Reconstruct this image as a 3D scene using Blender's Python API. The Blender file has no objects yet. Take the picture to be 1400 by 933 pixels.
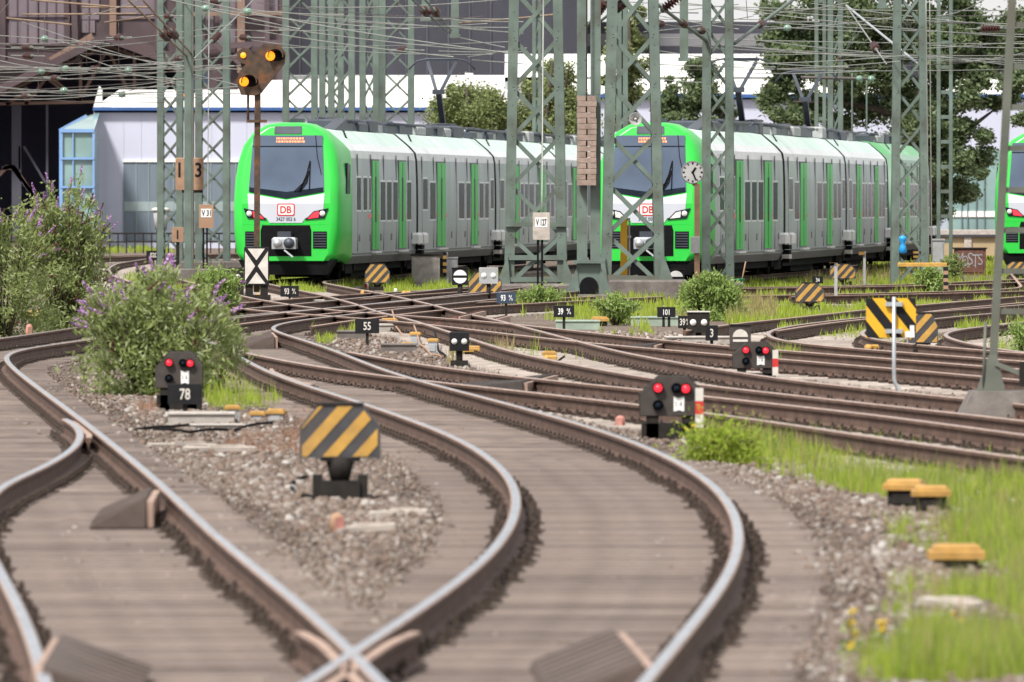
import bpy, bmesh, math, random
import numpy as np
from mathutils import Vector, Matrix
R = random.Random(7); NR = np.random.default_rng(7)
sc = bpy.context.scene
COL = sc.collection
# ---------------------------------------------------------------- camera geometry (metres; y runs away from the camera)
F, CX, CY, HOR = 12720.0, 700.0, 466.5, 270.0
ZR = 0.25                      # top of rail
ZC = ZR + 2.16                 # camera height
PIT = math.atan((CY - HOR) / F)
def ray(px, py):
    x = (px - CX) / F; y = (CY - py) / F
    return Vector((x, math.cos(PIT) + y * math.sin(PIT), -math.sin(PIT) + y * math.cos(PIT)))
def G(px, py, z=0.0):
    r = ray(px, py); t = (z - ZC) / r.z
    return Vector((r.x * t, r.y * t, z))
def at(px, py, d):
    r = ray(px, py); t = d / r.y
    return Vector((r.x * t, d, ZC + r.z * t))
def zat(py, d): return at(CX, py, d).z
def S(d): return F / d
def dist_of(py, z=0.0): return G(CX, py, z).y

# ---------------------------------------------------------------- mesh builder
class MB:
    def __init__(s): s.v = []; s.f = []; s.m = []; s.s = []
    def add(s, vs, fs, m=0, smooth=False):
        o = len(s.v); s.v += [tuple(v) for v in vs]
        for f in fs: s.f.append(tuple(i + o for i in f)); s.m.append(m); s.s.append(smooth)
    def box(s, c, sz, m=0, rz=0.0, rx=0.0, ry=0.0):
        x, y, z = sz[0] / 2, sz[1] / 2, sz[2] / 2
        vs = [Vector((a, b, e)) for a in (-x, x) for b in (-y, y) for e in (-z, z)]
        if rz or rx or ry:
            M = Matrix.Rotation(rz, 3, 'Z') @ Matrix.Rotation(ry, 3, 'Y') @ Matrix.Rotation(rx, 3, 'X')
            vs = [M @ v for v in vs]
        c = Vector(c)
        s.add([v + c for v in vs], [(0,1,3,2),(4,6,7,5),(0,4,5,1),(2,3,7,6),(0,2,6,4),(1,5,7,3)], m)
    def cbox(s, c, sz, ch, m=0):          # box with chamfered top edges
        x, y, z = sz[0]/2, sz[1]/2, sz[2]/2
        vs = []
        for (k, zz) in ((0, -z), (0, z - ch), (ch, z)):
            vs += [(-x+k, -y+k, zz), (x-k, -y+k, zz), (x-k, y-k, zz), (-x+k, y-k, zz)]
        fs = [(0,3,2,1), (8,9,10,11)]
        for L in (0, 4):
            for i in range(4): fs.append((L+i, L+(i+1)%4, L+4+(i+1)%4, L+4+i))
        s.add([Vector(v)+Vector(c) for v in vs], fs, m)
    def bar(s, a, b, w, h=None, m=0):
        a, b = Vector(a), Vector(b); h = h or w
        d = (b - a).normalized()
        u = d.cross(Vector((0, 1, 0)))
        if u.length < 1e-3: u = d.cross(Vector((1, 0, 0)))
        u.normalize(); v = d.cross(u).normalized()
        u *= w / 2; v *= h / 2
        vs = [p + q for p in (a, b) for q in (u + v, u - v, -u - v, -u + v)]
        s.add(vs, [(0,1,2,3), (7,6,5,4), (0,4,5,1), (1,5,6,2), (2,6,7,3), (3,7,4,0)], m)
    def tube(s, pts, r, n=6, m=0, smooth=True):
        pts = [Vector(p) for p in pts]
        rs = r if isinstance(r, (list, tuple)) else [r] * len(pts)
        vs = []; fs = []
        for i, p in enumerate(pts):
            d = (pts[min(i+1, len(pts)-1)] - pts[max(i-1, 0)]).normalized()
            u = d.cross(Vector((0, 0, 1)))
            if u.length < 1e-3: u = d.cross(Vector((1, 0, 0)))
            u.normalize(); w = d.cross(u).normalized()
            for k in range(n):
                a = 2 * math.pi * k / n
                vs.append(p + u * (rs[i] * math.cos(a)) + w * (rs[i] * math.sin(a)))
        for i in range(len(pts) - 1):
            for k in range(n):
                fs.append((i*n+k, i*n+(k+1)%n, (i+1)*n+(k+1)%n, (i+1)*n+k))
        fs.append(tuple(range(n))[::-1]); fs.append(tuple((len(pts)-1)*n + k for k in range(n)))
        s.add(vs, fs, m, smooth)
    def cyl(s, a, b, r0, r1=None, n=14, m=0, smooth=True):
        s.tube([a, b], [r0, r0 if r1 is None else r1], n, m, smooth)
    def lathe(s, c, prof, axis='Z', n=14, m=0, smooth=True):      # prof = [(r, h)]
        vs = []; fs = []; c = Vector(c)
        for (r, h) in prof:
            for k in range(n):
                a = 2*math.pi*k/n; x, y = r*math.cos(a), r*math.sin(a)
                vs.append(c + (Vector((x, y, h)) if axis == 'Z' else Vector((x, h, y)) if axis == 'Y' else Vector((h, x, y))))
        for i in range(len(prof)-1):
            for k in range(n): fs.append((i*n+k, i*n+(k+1)%n, (i+1)*n+(k+1)%n, (i+1)*n+k))
        fs.append(tuple(range(n))); fs.append(tuple((len(prof)-1)*n+k for k in range(n)))
        s.add(vs, fs, m, smooth)
    def prism(s, poly, y0, y1, m=0, fy=None):      # polygon in (x, z), pushed along y
        n = len(poly)
        g = fy or (lambda x, z: 0.0)
        vs = [(x, y0 + g(x, z), z) for x, z in poly] + [(x, y1 + g(x, z), z) for x, z in poly]
        fs = [tuple(range(n)), tuple(range(2*n-1, n-1, -1))]
        for i in range(n): fs.append((i, (i+1) % n, n+(i+1) % n, n+i))
        s.add(vs, fs, m)
    def plan(s, poly, z0, z1, m=0):                # polygon in (x, y), pushed along z
        n = len(poly)
        vs = [(x, y, z0) for x, y in poly] + [(x, y, z1) for x, y in poly]
        fs = [tuple(range(n)), tuple(range(2*n-1, n-1, -1))]
        for i in range(n): fs.append((i, (i+1) % n, n+(i+1) % n, n+i))
        s.add(vs, fs, m)
    def text(s, t, c, h, m=0, wmax=None, squeeze=0.8, bold=0.0):     # lettering facing -y, c = centre (x, y, z)
        vs, fs = glyphs(t, bold)
        xs = [v[0] for v in vs]; zs = [v[1] for v in vs]
        x0, x1, z0, z1 = min(xs), max(xs), min(zs), max(zs)
        k = h / (z1 - z0); kx = k * squeeze
        if wmax and (x1 - x0) * kx > wmax: kx = wmax / (x1 - x0)
        s.add([(c[0] + (v[0]-(x0+x1)/2)*kx, c[1], c[2] + (v[1]-(z0+z1)/2)*k) for v in vs], fs, m)
    def build(s, name, mats, parent=None, loc=None, rz=0.0):
        me = bpy.data.meshes.new(name)
        me.from_pydata(s.v, [], s.f)
        for mt in (mats if isinstance(mats, (list, tuple)) else [mats]): me.materials.append(mt)
        me.polygons.foreach_set('material_index', s.m)
        me.polygons.foreach_set('use_smooth', s.s)
        if len(s.f) < 6000:
            bm = bmesh.new(); bm.from_mesh(me); bmesh.ops.recalc_face_normals(bm, faces=bm.faces); bm.to_mesh(me); bm.free()
        me.update()
        return link(name, me, parent, loc, rz)
_gl = {}
def glyphs(t, bold=0.0):
    if (t, bold) in _gl: return _gl[(t, bold)]
    cu = bpy.data.curves.new('lettering', 'FONT'); cu.body = t; cu.size = 1.0; cu.resolution_u = 3; cu.offset = bold
    ob = bpy.data.objects.new('lettering', cu); COL.objects.link(ob)
    dg = bpy.context.evaluated_depsgraph_get(); dg.update()
    me = ob.evaluated_get(dg).to_mesh()
    r = ([(v.co.x, v.co.y) for v in me.vertices], [tuple(p.vertices) for p in me.polygons])
    ob.evaluated_get(dg).to_mesh_clear()
    bpy.data.objects.remove(ob); bpy.data.curves.remove(cu)
    _gl[(t, bold)] = r
    return r
def link(name, me, parent=None, loc=None, rz=0.0):
    o = bpy.data.objects.new(name, me); COL.objects.link(o)
    if parent is not None: o.parent = parent
    if loc is not None: o.location = loc
    o.rotation_euler = (0, 0, rz)
    return o
def np_mesh(name, verts, faces_flat, loop_tot, mats, parent=None, mi=None):
    me = bpy.data.meshes.new(name)
    nv, nl, nf = len(verts), len(faces_flat), len(loop_tot)
    me.vertices.add(nv); me.vertices.foreach_set('co', np.asarray(verts, np.float32).ravel())
    me.loops.add(nl); me.loops.foreach_set('vertex_index', np.asarray(faces_flat, np.int32))
    me.polygons.add(nf)
    ls = np.concatenate(([0], np.cumsum(loop_tot)[:-1])).astype(np.int32)
    me.polygons.foreach_set('loop_start', ls)
    for mt in (mats if isinstance(mats, (list, tuple)) else [mats]): me.materials.append(mt)
    if mi is not None: me.polygons.foreach_set('material_index', np.asarray(mi, np.int32))
    me.update(calc_edges=True); me.validate()
    return link(name, me, parent)
def tag(o, label=None, cat=None, group=None, kind=None):
    if label: o['label'] = label
    if cat: o['category'] = cat
    if group: o['group'] = group
    if kind: o['kind'] = kind
    return o
def thing(name, label, cat, loc=(0,0,0), rz=0.0, group=None):
    o = bpy.data.objects.new(name, None); COL.objects.link(o)
    o.empty_display_size = 0.2; o.location = loc; o.rotation_euler = (0, 0, rz)
    return tag(o, label, cat, group)
def clip_half(poly, a, b, c):            # keep a*x + b*z <= c
    out = []
    for i in range(len(poly)):
        p, q = poly[i], poly[(i+1) % len(poly)]
        dp, dq = a*p[0]+b*p[1]-c, a*q[0]+b*q[1]-c
        if dp <= 0: out.append(p)
        if (dp < 0 < dq) or (dq < 0 < dp):
            t = dp / (dp - dq); out.append((p[0]+(q[0]-p[0])*t, p[1]+(q[1]-p[1])*t))
    return out
def clip(poly, conv):                    # convex clip polygon, counter-clockwise
    for i in range(len(conv)):
        (x0, z0), (x1, z1) = conv[i], conv[(i+1) % len(conv)]
        a, b = (z1 - z0), -(x1 - x0)
        poly = clip_half(poly, a, b, a*x0 + b*z0)
        if len(poly) < 3: return []
    return poly
def circ(cx, cz, r, n=20, a0=0.0, a1=2*math.pi, end=False):
    k = n + (1 if end else 0)
    return [(cx + r*math.cos(a0+(a1-a0)*i/n), cz + r*math.sin(a0+(a1-a0)*i/n)) for i in range(k)]

# ---------------------------------------------------------------- materials
def nodes(name):
    m = bpy.data.materials.new(name); m.use_nodes = True
    nt = m.node_tree; b = nt.nodes['Principled BSDF']
    return m, nt, b
def mat(name, col, rough=0.6, metal=0.0, var=0.25, scale=5.0, bump=0.0, bscale=40.0, stretch=None, spec=0.5, dirt=None, dscale=1.5, damt=0.5):
    m, nt, b = nodes(name); N = nt.nodes; L = nt.links
    tc = N.new('ShaderNodeTexCoord'); src = tc.outputs['Object']
    if stretch:
        mp = N.new('ShaderNodeMapping'); mp.inputs['Scale'].default_value = stretch
        L.new(src, mp.inputs['Vector']); src = mp.outputs['Vector']
    nz = N.new('ShaderNodeTexNoise'); nz.inputs['Scale'].default_value = scale; nz.inputs['Detail'].default_value = 6
    L.new(src, nz.inputs['Vector'])
    mr = N.new('ShaderNodeMapRange'); mr.inputs[1].default_value = 0.3; mr.inputs[2].default_value = 0.7
    mr.inputs[3].default_value = 1 - var; mr.inputs[4].default_value = 1 + var * 0.7
    L.new(nz.outputs['Fac'], mr.inputs[0])
    vm = N.new('ShaderNodeVectorMath'); vm.operation = 'SCALE'; vm.inputs[0].default_value = col
    L.new(mr.outputs[0], vm.inputs['Scale'])
    out = vm.outputs['Vector']
    if dirt:
        n2 = N.new('ShaderNodeTexNoise'); n2.inputs['Scale'].default_value = dscale; n2.inputs['Detail'].default_value = 8
        L.new(src, n2.inputs['Vector'])
        r2 = N.new('ShaderNodeMapRange'); r2.inputs[1].default_value = 0.48; r2.inputs[2].default_value = 0.72
        r2.inputs[3].default_value = 0; r2.inputs[4].default_value = damt
        L.new(n2.outputs['Fac'], r2.inputs[0])
        mx = N.new('ShaderNodeMix'); mx.data_type = 'RGBA'
        L.new(r2.outputs[0], mx.inputs[0]); L.new(out, mx.inputs[6]); mx.inputs[7].default_value = (*dirt, 1)
        out = mx.outputs[2]
    L.new(out, b.inputs['Base Color'])
    b.inputs['Roughness'].default_value = rough; b.inputs['Metallic'].default_value = metal
    b.inputs['Specular IOR Level'].default_value = spec
    if bump:
        n3 = N.new('ShaderNodeTexNoise'); n3.inputs['Scale'].default_value = bscale; n3.inputs['Detail'].default_value = 4
        L.new(src, n3.inputs['Vector'])
        bp = N.new('ShaderNodeBump'); bp.inputs['Strength'].default_value = bump; bp.inputs['Distance'].default_value = 0.02
        L.new(n3.outputs['Fac'], bp.inputs['Height']); L.new(bp.outputs['Normal'], b.inputs['Normal'])
    return m
def island(name, cols, rough=0.7, trans=0.0, spec=0.3):
    m, nt, b = nodes(name); N = nt.nodes; L = nt.links
    g = N.new('ShaderNodeNewGeometry'); cr = N.new('ShaderNodeValToRGB'); e = cr.color_ramp.elements
    while len(e) < len(cols): e.new(0.5)
    for i, c in enumerate(cols): e[i].position = i / (len(cols)-1); e[i].color = (*c, 1)
    L.new(g.outputs['Random Per Island'], cr.inputs['Fac']); L.new(cr.outputs['Color'], b.inputs['Base Color'])
    b.inputs['Roughness'].default_value = rough; b.inputs['Specular IOR Level'].default_value = spec
    if trans:
        t = N.new('ShaderNodeBsdfTranslucent'); L.new(cr.outputs['Color'], t.inputs['Color'])
        mx = N.new('ShaderNodeMixShader'); mx.inputs[0].default_value = trans
        L.new(b.outputs[0], mx.inputs[1]); L.new(t.outputs[0], mx.inputs[2])
        L.new(mx.outputs[0], N['Material Output'].inputs['Surface'])
    return m
def lamp(name, col, strength):
    m, nt, b = nodes(name)
    nz = nt.nodes.new('ShaderNodeTexNoise'); nz.inputs['Scale'].default_value = 30
    cr = nt.nodes.new('ShaderNodeValToRGB'); cr.color_ramp.elements[0].color = (*[c*.6 for c in col], 1); cr.color_ramp.elements[1].color = (*col, 1)
    nt.links.new(nz.outputs['Fac'], cr.inputs['Fac']); nt.links.new(cr.outputs['Color'], b.inputs['Base Color'])
    nt.links.new(cr.outputs['Color'], b.inputs['Emission Color'])
    b.inputs['Emission Strength'].default_value = strength; b.inputs['Roughness'].default_value = 0.2
    return m
M = {}
M['mast'] = mat('mast_paint', (.135, .178, .155), .55, 0, .25, 1.6, .1, 30, dirt=(.075, .07, .055), dscale=1.3, damt=.75, spec=.3)
M['mast_d'] = mat('mast_paint_weathered_shaded', (.11, .12, .098), .6, 0, .25, 2.5, dirt=(.1, .08, .06), dscale=2)  # weathered mast paint; also the painted-in shaded side of the beam mast
M['concrete'] = mat('old_concrete', (.17, .15, .14), .9, 0, .4, 3, .4, 25, dirt=(.06, .05, .04), dscale=2.5, damt=.7)
M['concrete_l'] = mat('pale_concrete', (.42, .39, .36), .9, 0, .25, 5, .3, 30, dirt=(.2, .17, .13), dscale=4)
M['steel'] = mat('polished_rail', (.66, .71, .80), .2, 1.0, .15, 3, stretch=(3, .5, 3), dirt=(.5, .47, .46), dscale=1.4, damt=.5)
M['steel_d'] = mat('dull_rail_head', (.46, .38, .36), .38, .75, .3, 3, stretch=(3, .6, 3), dirt=(.3, .2, .16), dscale=1.2)
M['rust'] = mat('rail_rust', (.088, .048, .034), .8, 0, .35, 7, .2, 40, dirt=(.17, .105, .08), dscale=3)
M['rust_l'] = mat('pale_rust', (.36, .25, .2), .8, 0, .3, 5, .2, 30)
M['sleeper'] = mat('timber_sleeper', (.185, .143, .124), .9, 0, .42, 6, .5, 30, stretch=(.6, 4, 4), dirt=(.28, .23, .205), dscale=2)
M['sleeper_c'] = mat('concrete_sleeper', (.37, .32, .285), .9, 0, .3, 6, .4, 30, dirt=(.17, .12, .095), dscale=3)
M['clip'] = mat('dark_fastening', (.06, .042, .033), .85, .2, .4, 20)
M['plate_k'] = mat('black_sign', (.014, .014, .016), .6, 0, .3, 5, spec=.2)
M['white'] = mat('white_paint', (.8, .8, .79), .5, 0, .08, 5)
M['white_d'] = mat('aged_white_paint', (.62, .59, .55), .6, 0, .15, 6, dirt=(.4, .32, .25), dscale=5)
M['yellow'] = mat('yellow_paint', (.72, .40, .02), .45, 0, .1, 5)
M['yellow_d'] = mat('faded_yellow', (.50, .285, .06), .6, 0, .2, 8, dirt=(.25, .17, .08), dscale=6)
M['stripe_k'] = mat('faded_black', (.05, .05, .055), .6, 0, .3, 8, dirt=(.1, .09, .085), dscale=5)
M['cap'] = mat('ochre_plastic', (.42, .235, .055), .55, 0, .25, 9, dirt=(.3, .2, .1), dscale=7)
M['dark'] = mat('dark_iron', (.025, .022, .02), .75, .1, .35, 10, spec=.2)
M['black'] = mat('black_rubber', (.008, .008, .009), .8, 0, .3, 6, spec=.1)
M['brownsig'] = mat('signal_brown', (.055, .045, .04), .55, .1, .3, 8)
M['rustbox'] = mat('rusty_housing', (.07, .045, .03), .75, .1, .4, 8, dirt=(.2, .075, .025), dscale=5, damt=.8)
M['grey'] = mat('grey_paint', (.36, .37, .38), .55, 0, .15, 5, dirt=(.22, .2, .18), dscale=3)
M['galv'] = mat('galvanised_steel', (.52, .55, .58), .4, .6, .12, 12)
M['tan'] = mat('tan_box', (.36, .22, .14), .7, 0, .2, 6, dirt=(.2, .12, .08), dscale=3)
M['red'] = mat('red_paint', (.55, .03, .03), .5, 0, .15, 6)
M['pinkband'] = mat('pink_band', (.75, .22, .22), .5, 0, .3, 3)
M['pinkred'] = mat('pink_marker', (.5, .22, .18), .7, 0, .3, 12)
M['wedge'] = mat('brown_ribbed_rubber', (.085, .062, .053), .8, 0, .2, 6, dirt=(.14, .1, .085), dscale=4)
M['redlamp'] = lamp('red_lens', (1, .03, .05), 1.1)
M['led'] = lamp('red_led', (1, .04, .06), .8)
M['orangelamp'] = lamp('orange_lens', (1, .27, .012), 1.5)
M['display'] = lamp('orange_display', (1, .36, .16), .6)
M['mask'] = mat('mask_silver', (.52, .55, .62), .35, 0, .06, 1)
M['lampw'] = mat('frosted_lamp', (.75, .75, .72), .25, 0, .1, 8)
M['tgreen'] = mat('train_green', (.03, .56, .062), .3, 0, .07, 1.5, dirt=(.05, .45, .07), dscale=1.2, damt=.4)
M['tdoor'] = mat('door_green', (.02, .58, .06), .35, 0, .12, 2, spec=.3)
M['tsilver'] = mat('train_silver', (.42, .455, .485), .36, .2, .2, .9, stretch=(1, 1, .35), dirt=(.30, .42, .35), dscale=.6, damt=.8)
M['tmint'] = mat('train_pale_green', (.34, .50, .40), .4, .1, .2, .9, dirt=(.12, .48, .18), dscale=.6, damt=.6)
M['tgroof'] = mat('train_green_roof', (.18, .52, .24), .4, 0, .2, .8, dirt=(.6, .72, .64), dscale=.5)
M['twhite'] = mat('train_white_edge', (.80, .83, .84), .3, 0, .1, 2)
M['troof'] = mat('train_roof_mint', (.60, .78, .70), .4, 0, .14, .8, dirt=(.78, .82, .8), dscale=.5)
M['tgrey'] = mat('train_skirt', (.17, .175, .18), .6, 0, .2, 2)
M['tdark'] = mat('roof_gear', (.055, .065, .085), .5, .2, .3, 2)
M['glass'] = mat('dark_glass', (.016, .022, .032), .15, 0, .4, 1.5, spec=.35)
M['glass'].node_tree.nodes['Principled BSDF'].inputs['IOR'].default_value = 1.06
M['wind'] = mat('windscreen', (.085, .12, .185), .08, 0, .35, .5, spec=.6)
M['brick'] = mat('counterweight_concrete', (.30, .225, .19), .9, 0, .3, 5, .4, 25, dirt=(.16, .11, .09), dscale=3)
M['wire'] = mat('pale_wire', (.27, .28, .26), .5, .3, .1, 3)
M['wire_d'] = mat('dark_wire', (.10, .085, .08), .6, .3, .2, 3)
M['tubebrown'] = mat('brown_tube', (.24, .17, .12), .6, .2, .3, 3)
M['ins'] = mat('brown_porcelain', (.06, .022, .02), .2, 0, .25, 8)
M['ball'] = mat('green_glass_ball', (.17, .28, .22), .15, 0, .15, 8)
M['ballo'] = mat('olive_glass_ball', (.32, .33, .12), .15, 0, .15, 8)
M['hallwhite'] = mat('hall_roof_white', (.80, .79, .76), .7, 0, .07, .3)
M['hallwall'] = mat('hall_wall_lavender', (.53, .55, .68), .7, 0, .06, .4, dirt=(.44, .45, .54), dscale=.25, damt=.6)
M['hallblue'] = mat('blue_trim', (.035, .10, .30), .6, 0, .15, 1)
M['halldoor'] = mat('grey_blue_cladding', (.16, .20, .245), .5, 0, .16, .8, stretch=(4, 4, .3))
M['halldoor2'] = mat('pale_band_cladding', (.30, .37, .38), .4, 0, .15, .8)
M['tealglass'] = mat('teal_glass', (.23, .35, .34), .15, 0, .25, .5)
M['frameblue'] = mat('light_blue_frame', (.20, .36, .66), .5, 0, .1, 1)
M['brownfac'] = mat('purple_brown_cladding', (.075, .05, .058), .75, 0, .3, .5, .15, 6, dirt=(.10, .06, .06), dscale=.4)
M['brownpan'] = mat('pale_panel', (.16, .13, .155), .7, 0, .2, .8, dirt=(.16, .11, .12), dscale=.8)
M['navy'] = mat('dark_hall', (.028, .028, .042), .7, 0, .25, .4, stretch=(1, 1, .2))
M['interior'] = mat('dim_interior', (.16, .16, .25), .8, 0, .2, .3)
M['truss'] = mat('rusty_truss', (.20, .125, .095), .7, 0, .25, 1)
M['viad'] = mat('viaduct_dark', (.055, .055, .075), .7, 0, .3, .4)
M['viadl'] = mat('viaduct_band', (.24, .24, .26), .8, 0, .2, .4)
M['beige'] = mat('beige_render', (.42, .32, .19), .8, 0, .12, 1)
M['bark'] = mat('bark', (.06, .048, .036), .9, 0, .4, 6, .4, 20)
M['stem'] = mat('shrub_stem', (.10, .085, .05), .9, 0, .3, 10)
M['bluebag'] = mat('blue_plastic', (.02, .32, .75), .35, 0, .15, 10)
M['bucket'] = mat('green_bucket', (.01, .28, .12), .4, 0, .1, 8)
M['bluesign'] = mat('navy_sign', (.03, .05, .085), .5, 0, .2, 6)
M['ink'] = mat('sign_ink', (.03, .04, .07), .6, 0, .1, 6)
M['plank'] = mat('pale_plank', (.45, .4, .36), .85, 0, .25, 9)
M['redbox'] = mat('red_brown_iron', (.15, .065, .048), .75, 0, .3, 6)
M['grating'] = mat('dark_grating', (.05, .04, .036), .8, 0, .3, 8)
M['boxgreen'] = mat('pale_green_box', (.28, .35, .29), .8, 0, .2, 5)
LEAF = {
 'budd': island('buddleia_leaf', [(.18,.23,.06), (.28,.35,.11), (.39,.46,.20), (.21,.27,.08), (.47,.53,.32)], .65, .45),
 'birch': island('birch_leaf', [(.16,.205,.07), (.22,.27,.10), (.30,.345,.16), (.17,.215,.08)], .65, .35),
 'oak': island('broad_leaf', [(.09,.135,.06), (.15,.205,.095), (.25,.31,.17), (.115,.165,.075), (.19,.25,.12)], .6, .42),
 'weed': island('weed_leaf', [(.17,.26,.05), (.25,.36,.08), (.33,.43,.16), (.20,.29,.08)], .65, .3),
 'grass': island('grass_blade', [(.19,.28,.025), (.29,.41,.035), (.39,.50,.06), (.22,.33,.03), (.42,.42,.12), (.33,.45,.04)], .6, .4),
 'grass2': island('rough_grass', [(.10,.17,.03), (.15,.235,.04), (.21,.27,.07), (.27,.30,.10)], .65, .35),
 'dry': island('dry_grass', [(.35,.26,.13), (.28,.22,.10), (.20,.22,.07), (.40,.32,.18)], .8, .2),
 'redweed': island('red_weed', [(.30,.15,.11), (.36,.20,.15), (.24,.14,.09), (.3,.22,.12)], .8, .2),
}
M['flower'] = island('purple_flower', [(.36,.17,.42), (.50,.30,.56), (.30,.14,.34)], .7)
M['flower_old'] = island('spent_flower', [(.11,.06,.04), (.15,.085,.05), (.08,.05,.035)], .8)
M['flower_y'] = island('yellow_flower', [(.65,.45,.03), (.75,.55,.06)], .7)
M['stone'] = island('ballast_stone', [(.075,.056,.046), (.15,.115,.096), (.24,.20,.175), (.135,.088,.066), (.31,.275,.25), (.105,.076,.062), (.19,.14,.112), (.17,.125,.10), (.22,.18,.155), (.40,.375,.35)], .9)
def ground_mat(name, cell, c0, c1, c2, green=0.0):
    m, nt, b = nodes(name); N = nt.nodes; L = nt.links
    tc = N.new('ShaderNodeTexCoord')
    vo = N.new('ShaderNodeTexVoronoi'); vo.inputs['Scale'].default_value = cell; L.new(tc.outputs['Object'], vo.inputs['Vector'])
    cr = N.new('ShaderNodeValToRGB'); e = cr.color_ramp.elements; e.new(.5)
    for i, c in enumerate((c0, c1, c2)): e[i].position = (0.1, .5, .95)[i]; e[i].color = (*c, 1)
    sx = N.new('ShaderNodeSeparateColor'); L.new(vo.outputs['Color'], sx.inputs[0]); L.new(sx.outputs[0], cr.inputs['Fac'])
    nz = N.new('ShaderNodeTexNoise'); nz.inputs['Scale'].default_value = .35; nz.inputs['Detail'].default_value = 8; L.new(tc.outputs['Object'], nz.inputs['Vector'])
    mr = N.new('ShaderNodeMapRange'); mr.inputs[1].default_value = .35; mr.inputs[2].default_value = .7; L.new(nz.outputs['Fac'], mr.inputs[0])
    mx = N.new('ShaderNodeMix'); mx.data_type = 'RGBA'; mx.blend_type = 'MULTIPLY'; L.new(cr.outputs[0], mx.inputs[6]); mx.inputs[7].default_value = (.72, .62, .54, 1)
    L.new(mr.outputs[0], mx.inputs[0]); out = mx.outputs[2]
    L.new(out, b.inputs['Base Color']); b.inputs['Roughness'].default_value = .95
    bp = N.new('ShaderNodeBump'); bp.inputs['Strength'].default_value = .6; bp.inputs['Distance'].default_value = .03
    L.new(vo.outputs['Distance'], bp.inputs['Height']); bp.invert = True; L.new(bp.outputs['Normal'], b.inputs['Normal'])
    return m
M['ground'] = ground_mat('ballast_ground', 26, (.07,.052,.042), (.15,.115,.095), (.25,.205,.175))
M['bed'] = ground_mat('dusty_trackbed', 26, (.075,.055,.045), (.115,.087,.072), (.16,.126,.106))

# ---------------------------------------------------------------- camera, light, sky
cam = bpy.data.cameras.new('camera'); co = bpy.data.objects.new('camera', cam); COL.objects.link(co)
co.location = (0, 0, ZC); co.rotation_euler = (math.pi/2 - PIT, 0, 0)
cam.sensor_width = 36; cam.sensor_fit = 'HORIZONTAL'; cam.lens = F / 1400 * 36
cam.clip_start = 1; cam.clip_end = 6000
cam.dof.use_dof = True; cam.dof.focus_distance = 185; cam.dof.aperture_fstop = 6.8
sc.camera = co
SE, SR = math.radians(52), math.radians(215)
w = bpy.data.worlds.new('World'); sc.world = w; w.use_nodes = True
nt = w.node_tree; bg = nt.nodes['Background']
sky = nt.nodes.new('ShaderNodeTexSky'); sky.sky_type = 'NISHITA'; sky.sun_disc = False
sky.sun_elevation = SE; sky.sun_rotation = SR; sky.air_density = 1.0; sky.dust_density = 4.0
hs = nt.nodes.new('ShaderNodeHueSaturation'); hs.inputs['Saturation'].default_value = .5; hs.inputs['Value'].default_value = 1.0
nt.links.new(sky.outputs['Color'], hs.inputs['Color'])
tcw = nt.nodes.new('ShaderNodeTexCoord'); cn = nt.nodes.new('ShaderNodeTexNoise'); cn.inputs['Scale'].default_value = 3.0; cn.inputs['Detail'].default_value = 7
nt.links.new(tcw.outputs['Generated'], cn.inputs['Vector'])
cc = nt.nodes.new('ShaderNodeValToRGB'); cc.color_ramp.elements[0].position = .3; cc.color_ramp.elements[0].color = (4.6, 4.6, 4.75, 1); cc.color_ramp.elements[1].position = .7; cc.color_ramp.elements[1].color = (6.6, 6.5, 6.35, 1)
nt.links.new(cn.outputs['Fac'], cc.inputs['Fac'])
mxw = nt.nodes.new('ShaderNodeMix'); mxw.data_type = 'RGBA'; mxw.inputs[0].default_value = .82
nt.links.new(hs.outputs['Color'], mxw.inputs[6]); nt.links.new(cc.outputs['Color'], mxw.inputs[7]); nt.links.new(mxw.outputs[2], bg.inputs['Color'])
bg.inputs['Strength'].default_value = 0.108
sl = bpy.data.lights.new('sun', 'SUN'); so = bpy.data.objects.new('sun', sl); COL.objects.link(so)
sl.energy = 3.3; sl.angle = math.radians(8); sl.color = (1, .955, .88)
dirv = Vector((math.sin(SR)*math.cos(SE), math.cos(SR)*math.cos(SE), math.sin(SE)))
so.rotation_euler = dirv.to_track_quat('Z', 'Y').to_euler(); so.location = (0, -20, 60)
sc.view_settings.view_transform = 'Standard'; sc.view_settings.look = 'None'; sc.view_settings.gamma = 1
sc.view_settings.exposure = 0.72
sc.cycles.max_bounces = 6; sc.cycles.use_denoising = True

def shade_random(m):
    """each sleeper its own shade"""
    nt = m.node_tree; N = nt.nodes; L = nt.links; b = N['Principled BSDF']; src = b.inputs['Base Color'].links[0].from_socket
    oi = N.new('ShaderNodeObjectInfo'); g = N.new('ShaderNodeNewGeometry'); ad = N.new('ShaderNodeMath'); ad.operation = 'ADD'
    L.new(oi.outputs['Random'], ad.inputs[0]); L.new(g.outputs['Random Per Island'], ad.inputs[1]); fr = N.new('ShaderNodeMath'); fr.operation = 'FRACT'; L.new(ad.outputs[0], fr.inputs[0])
    mr = N.new('ShaderNodeMapRange'); mr.inputs[3].default_value = .70; mr.inputs[4].default_value = 1.12; L.new(fr.outputs[0], mr.inputs[0])
    vm = N.new('ShaderNodeVectorMath'); vm.operation = 'SCALE'; L.new(src, vm.inputs[0]); L.new(mr.outputs[0], vm.inputs['Scale']); L.new(vm.outputs['Vector'], b.inputs['Base Color'])
shade_random(M['sleeper']); shade_random(M['sleeper_c'])
# ================================================================ the ground and the tracks
gm = MB(); gm.add([(-2500, -60, 0), (2500, -60, 0), (2500, 4500, 0), (-2500, 4500, 0)], [(0, 1, 2, 3)])
tag(gm.build('ground', M['ground']), 'brown grey railway ballast ground', 'ground', kind='structure')

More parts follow.
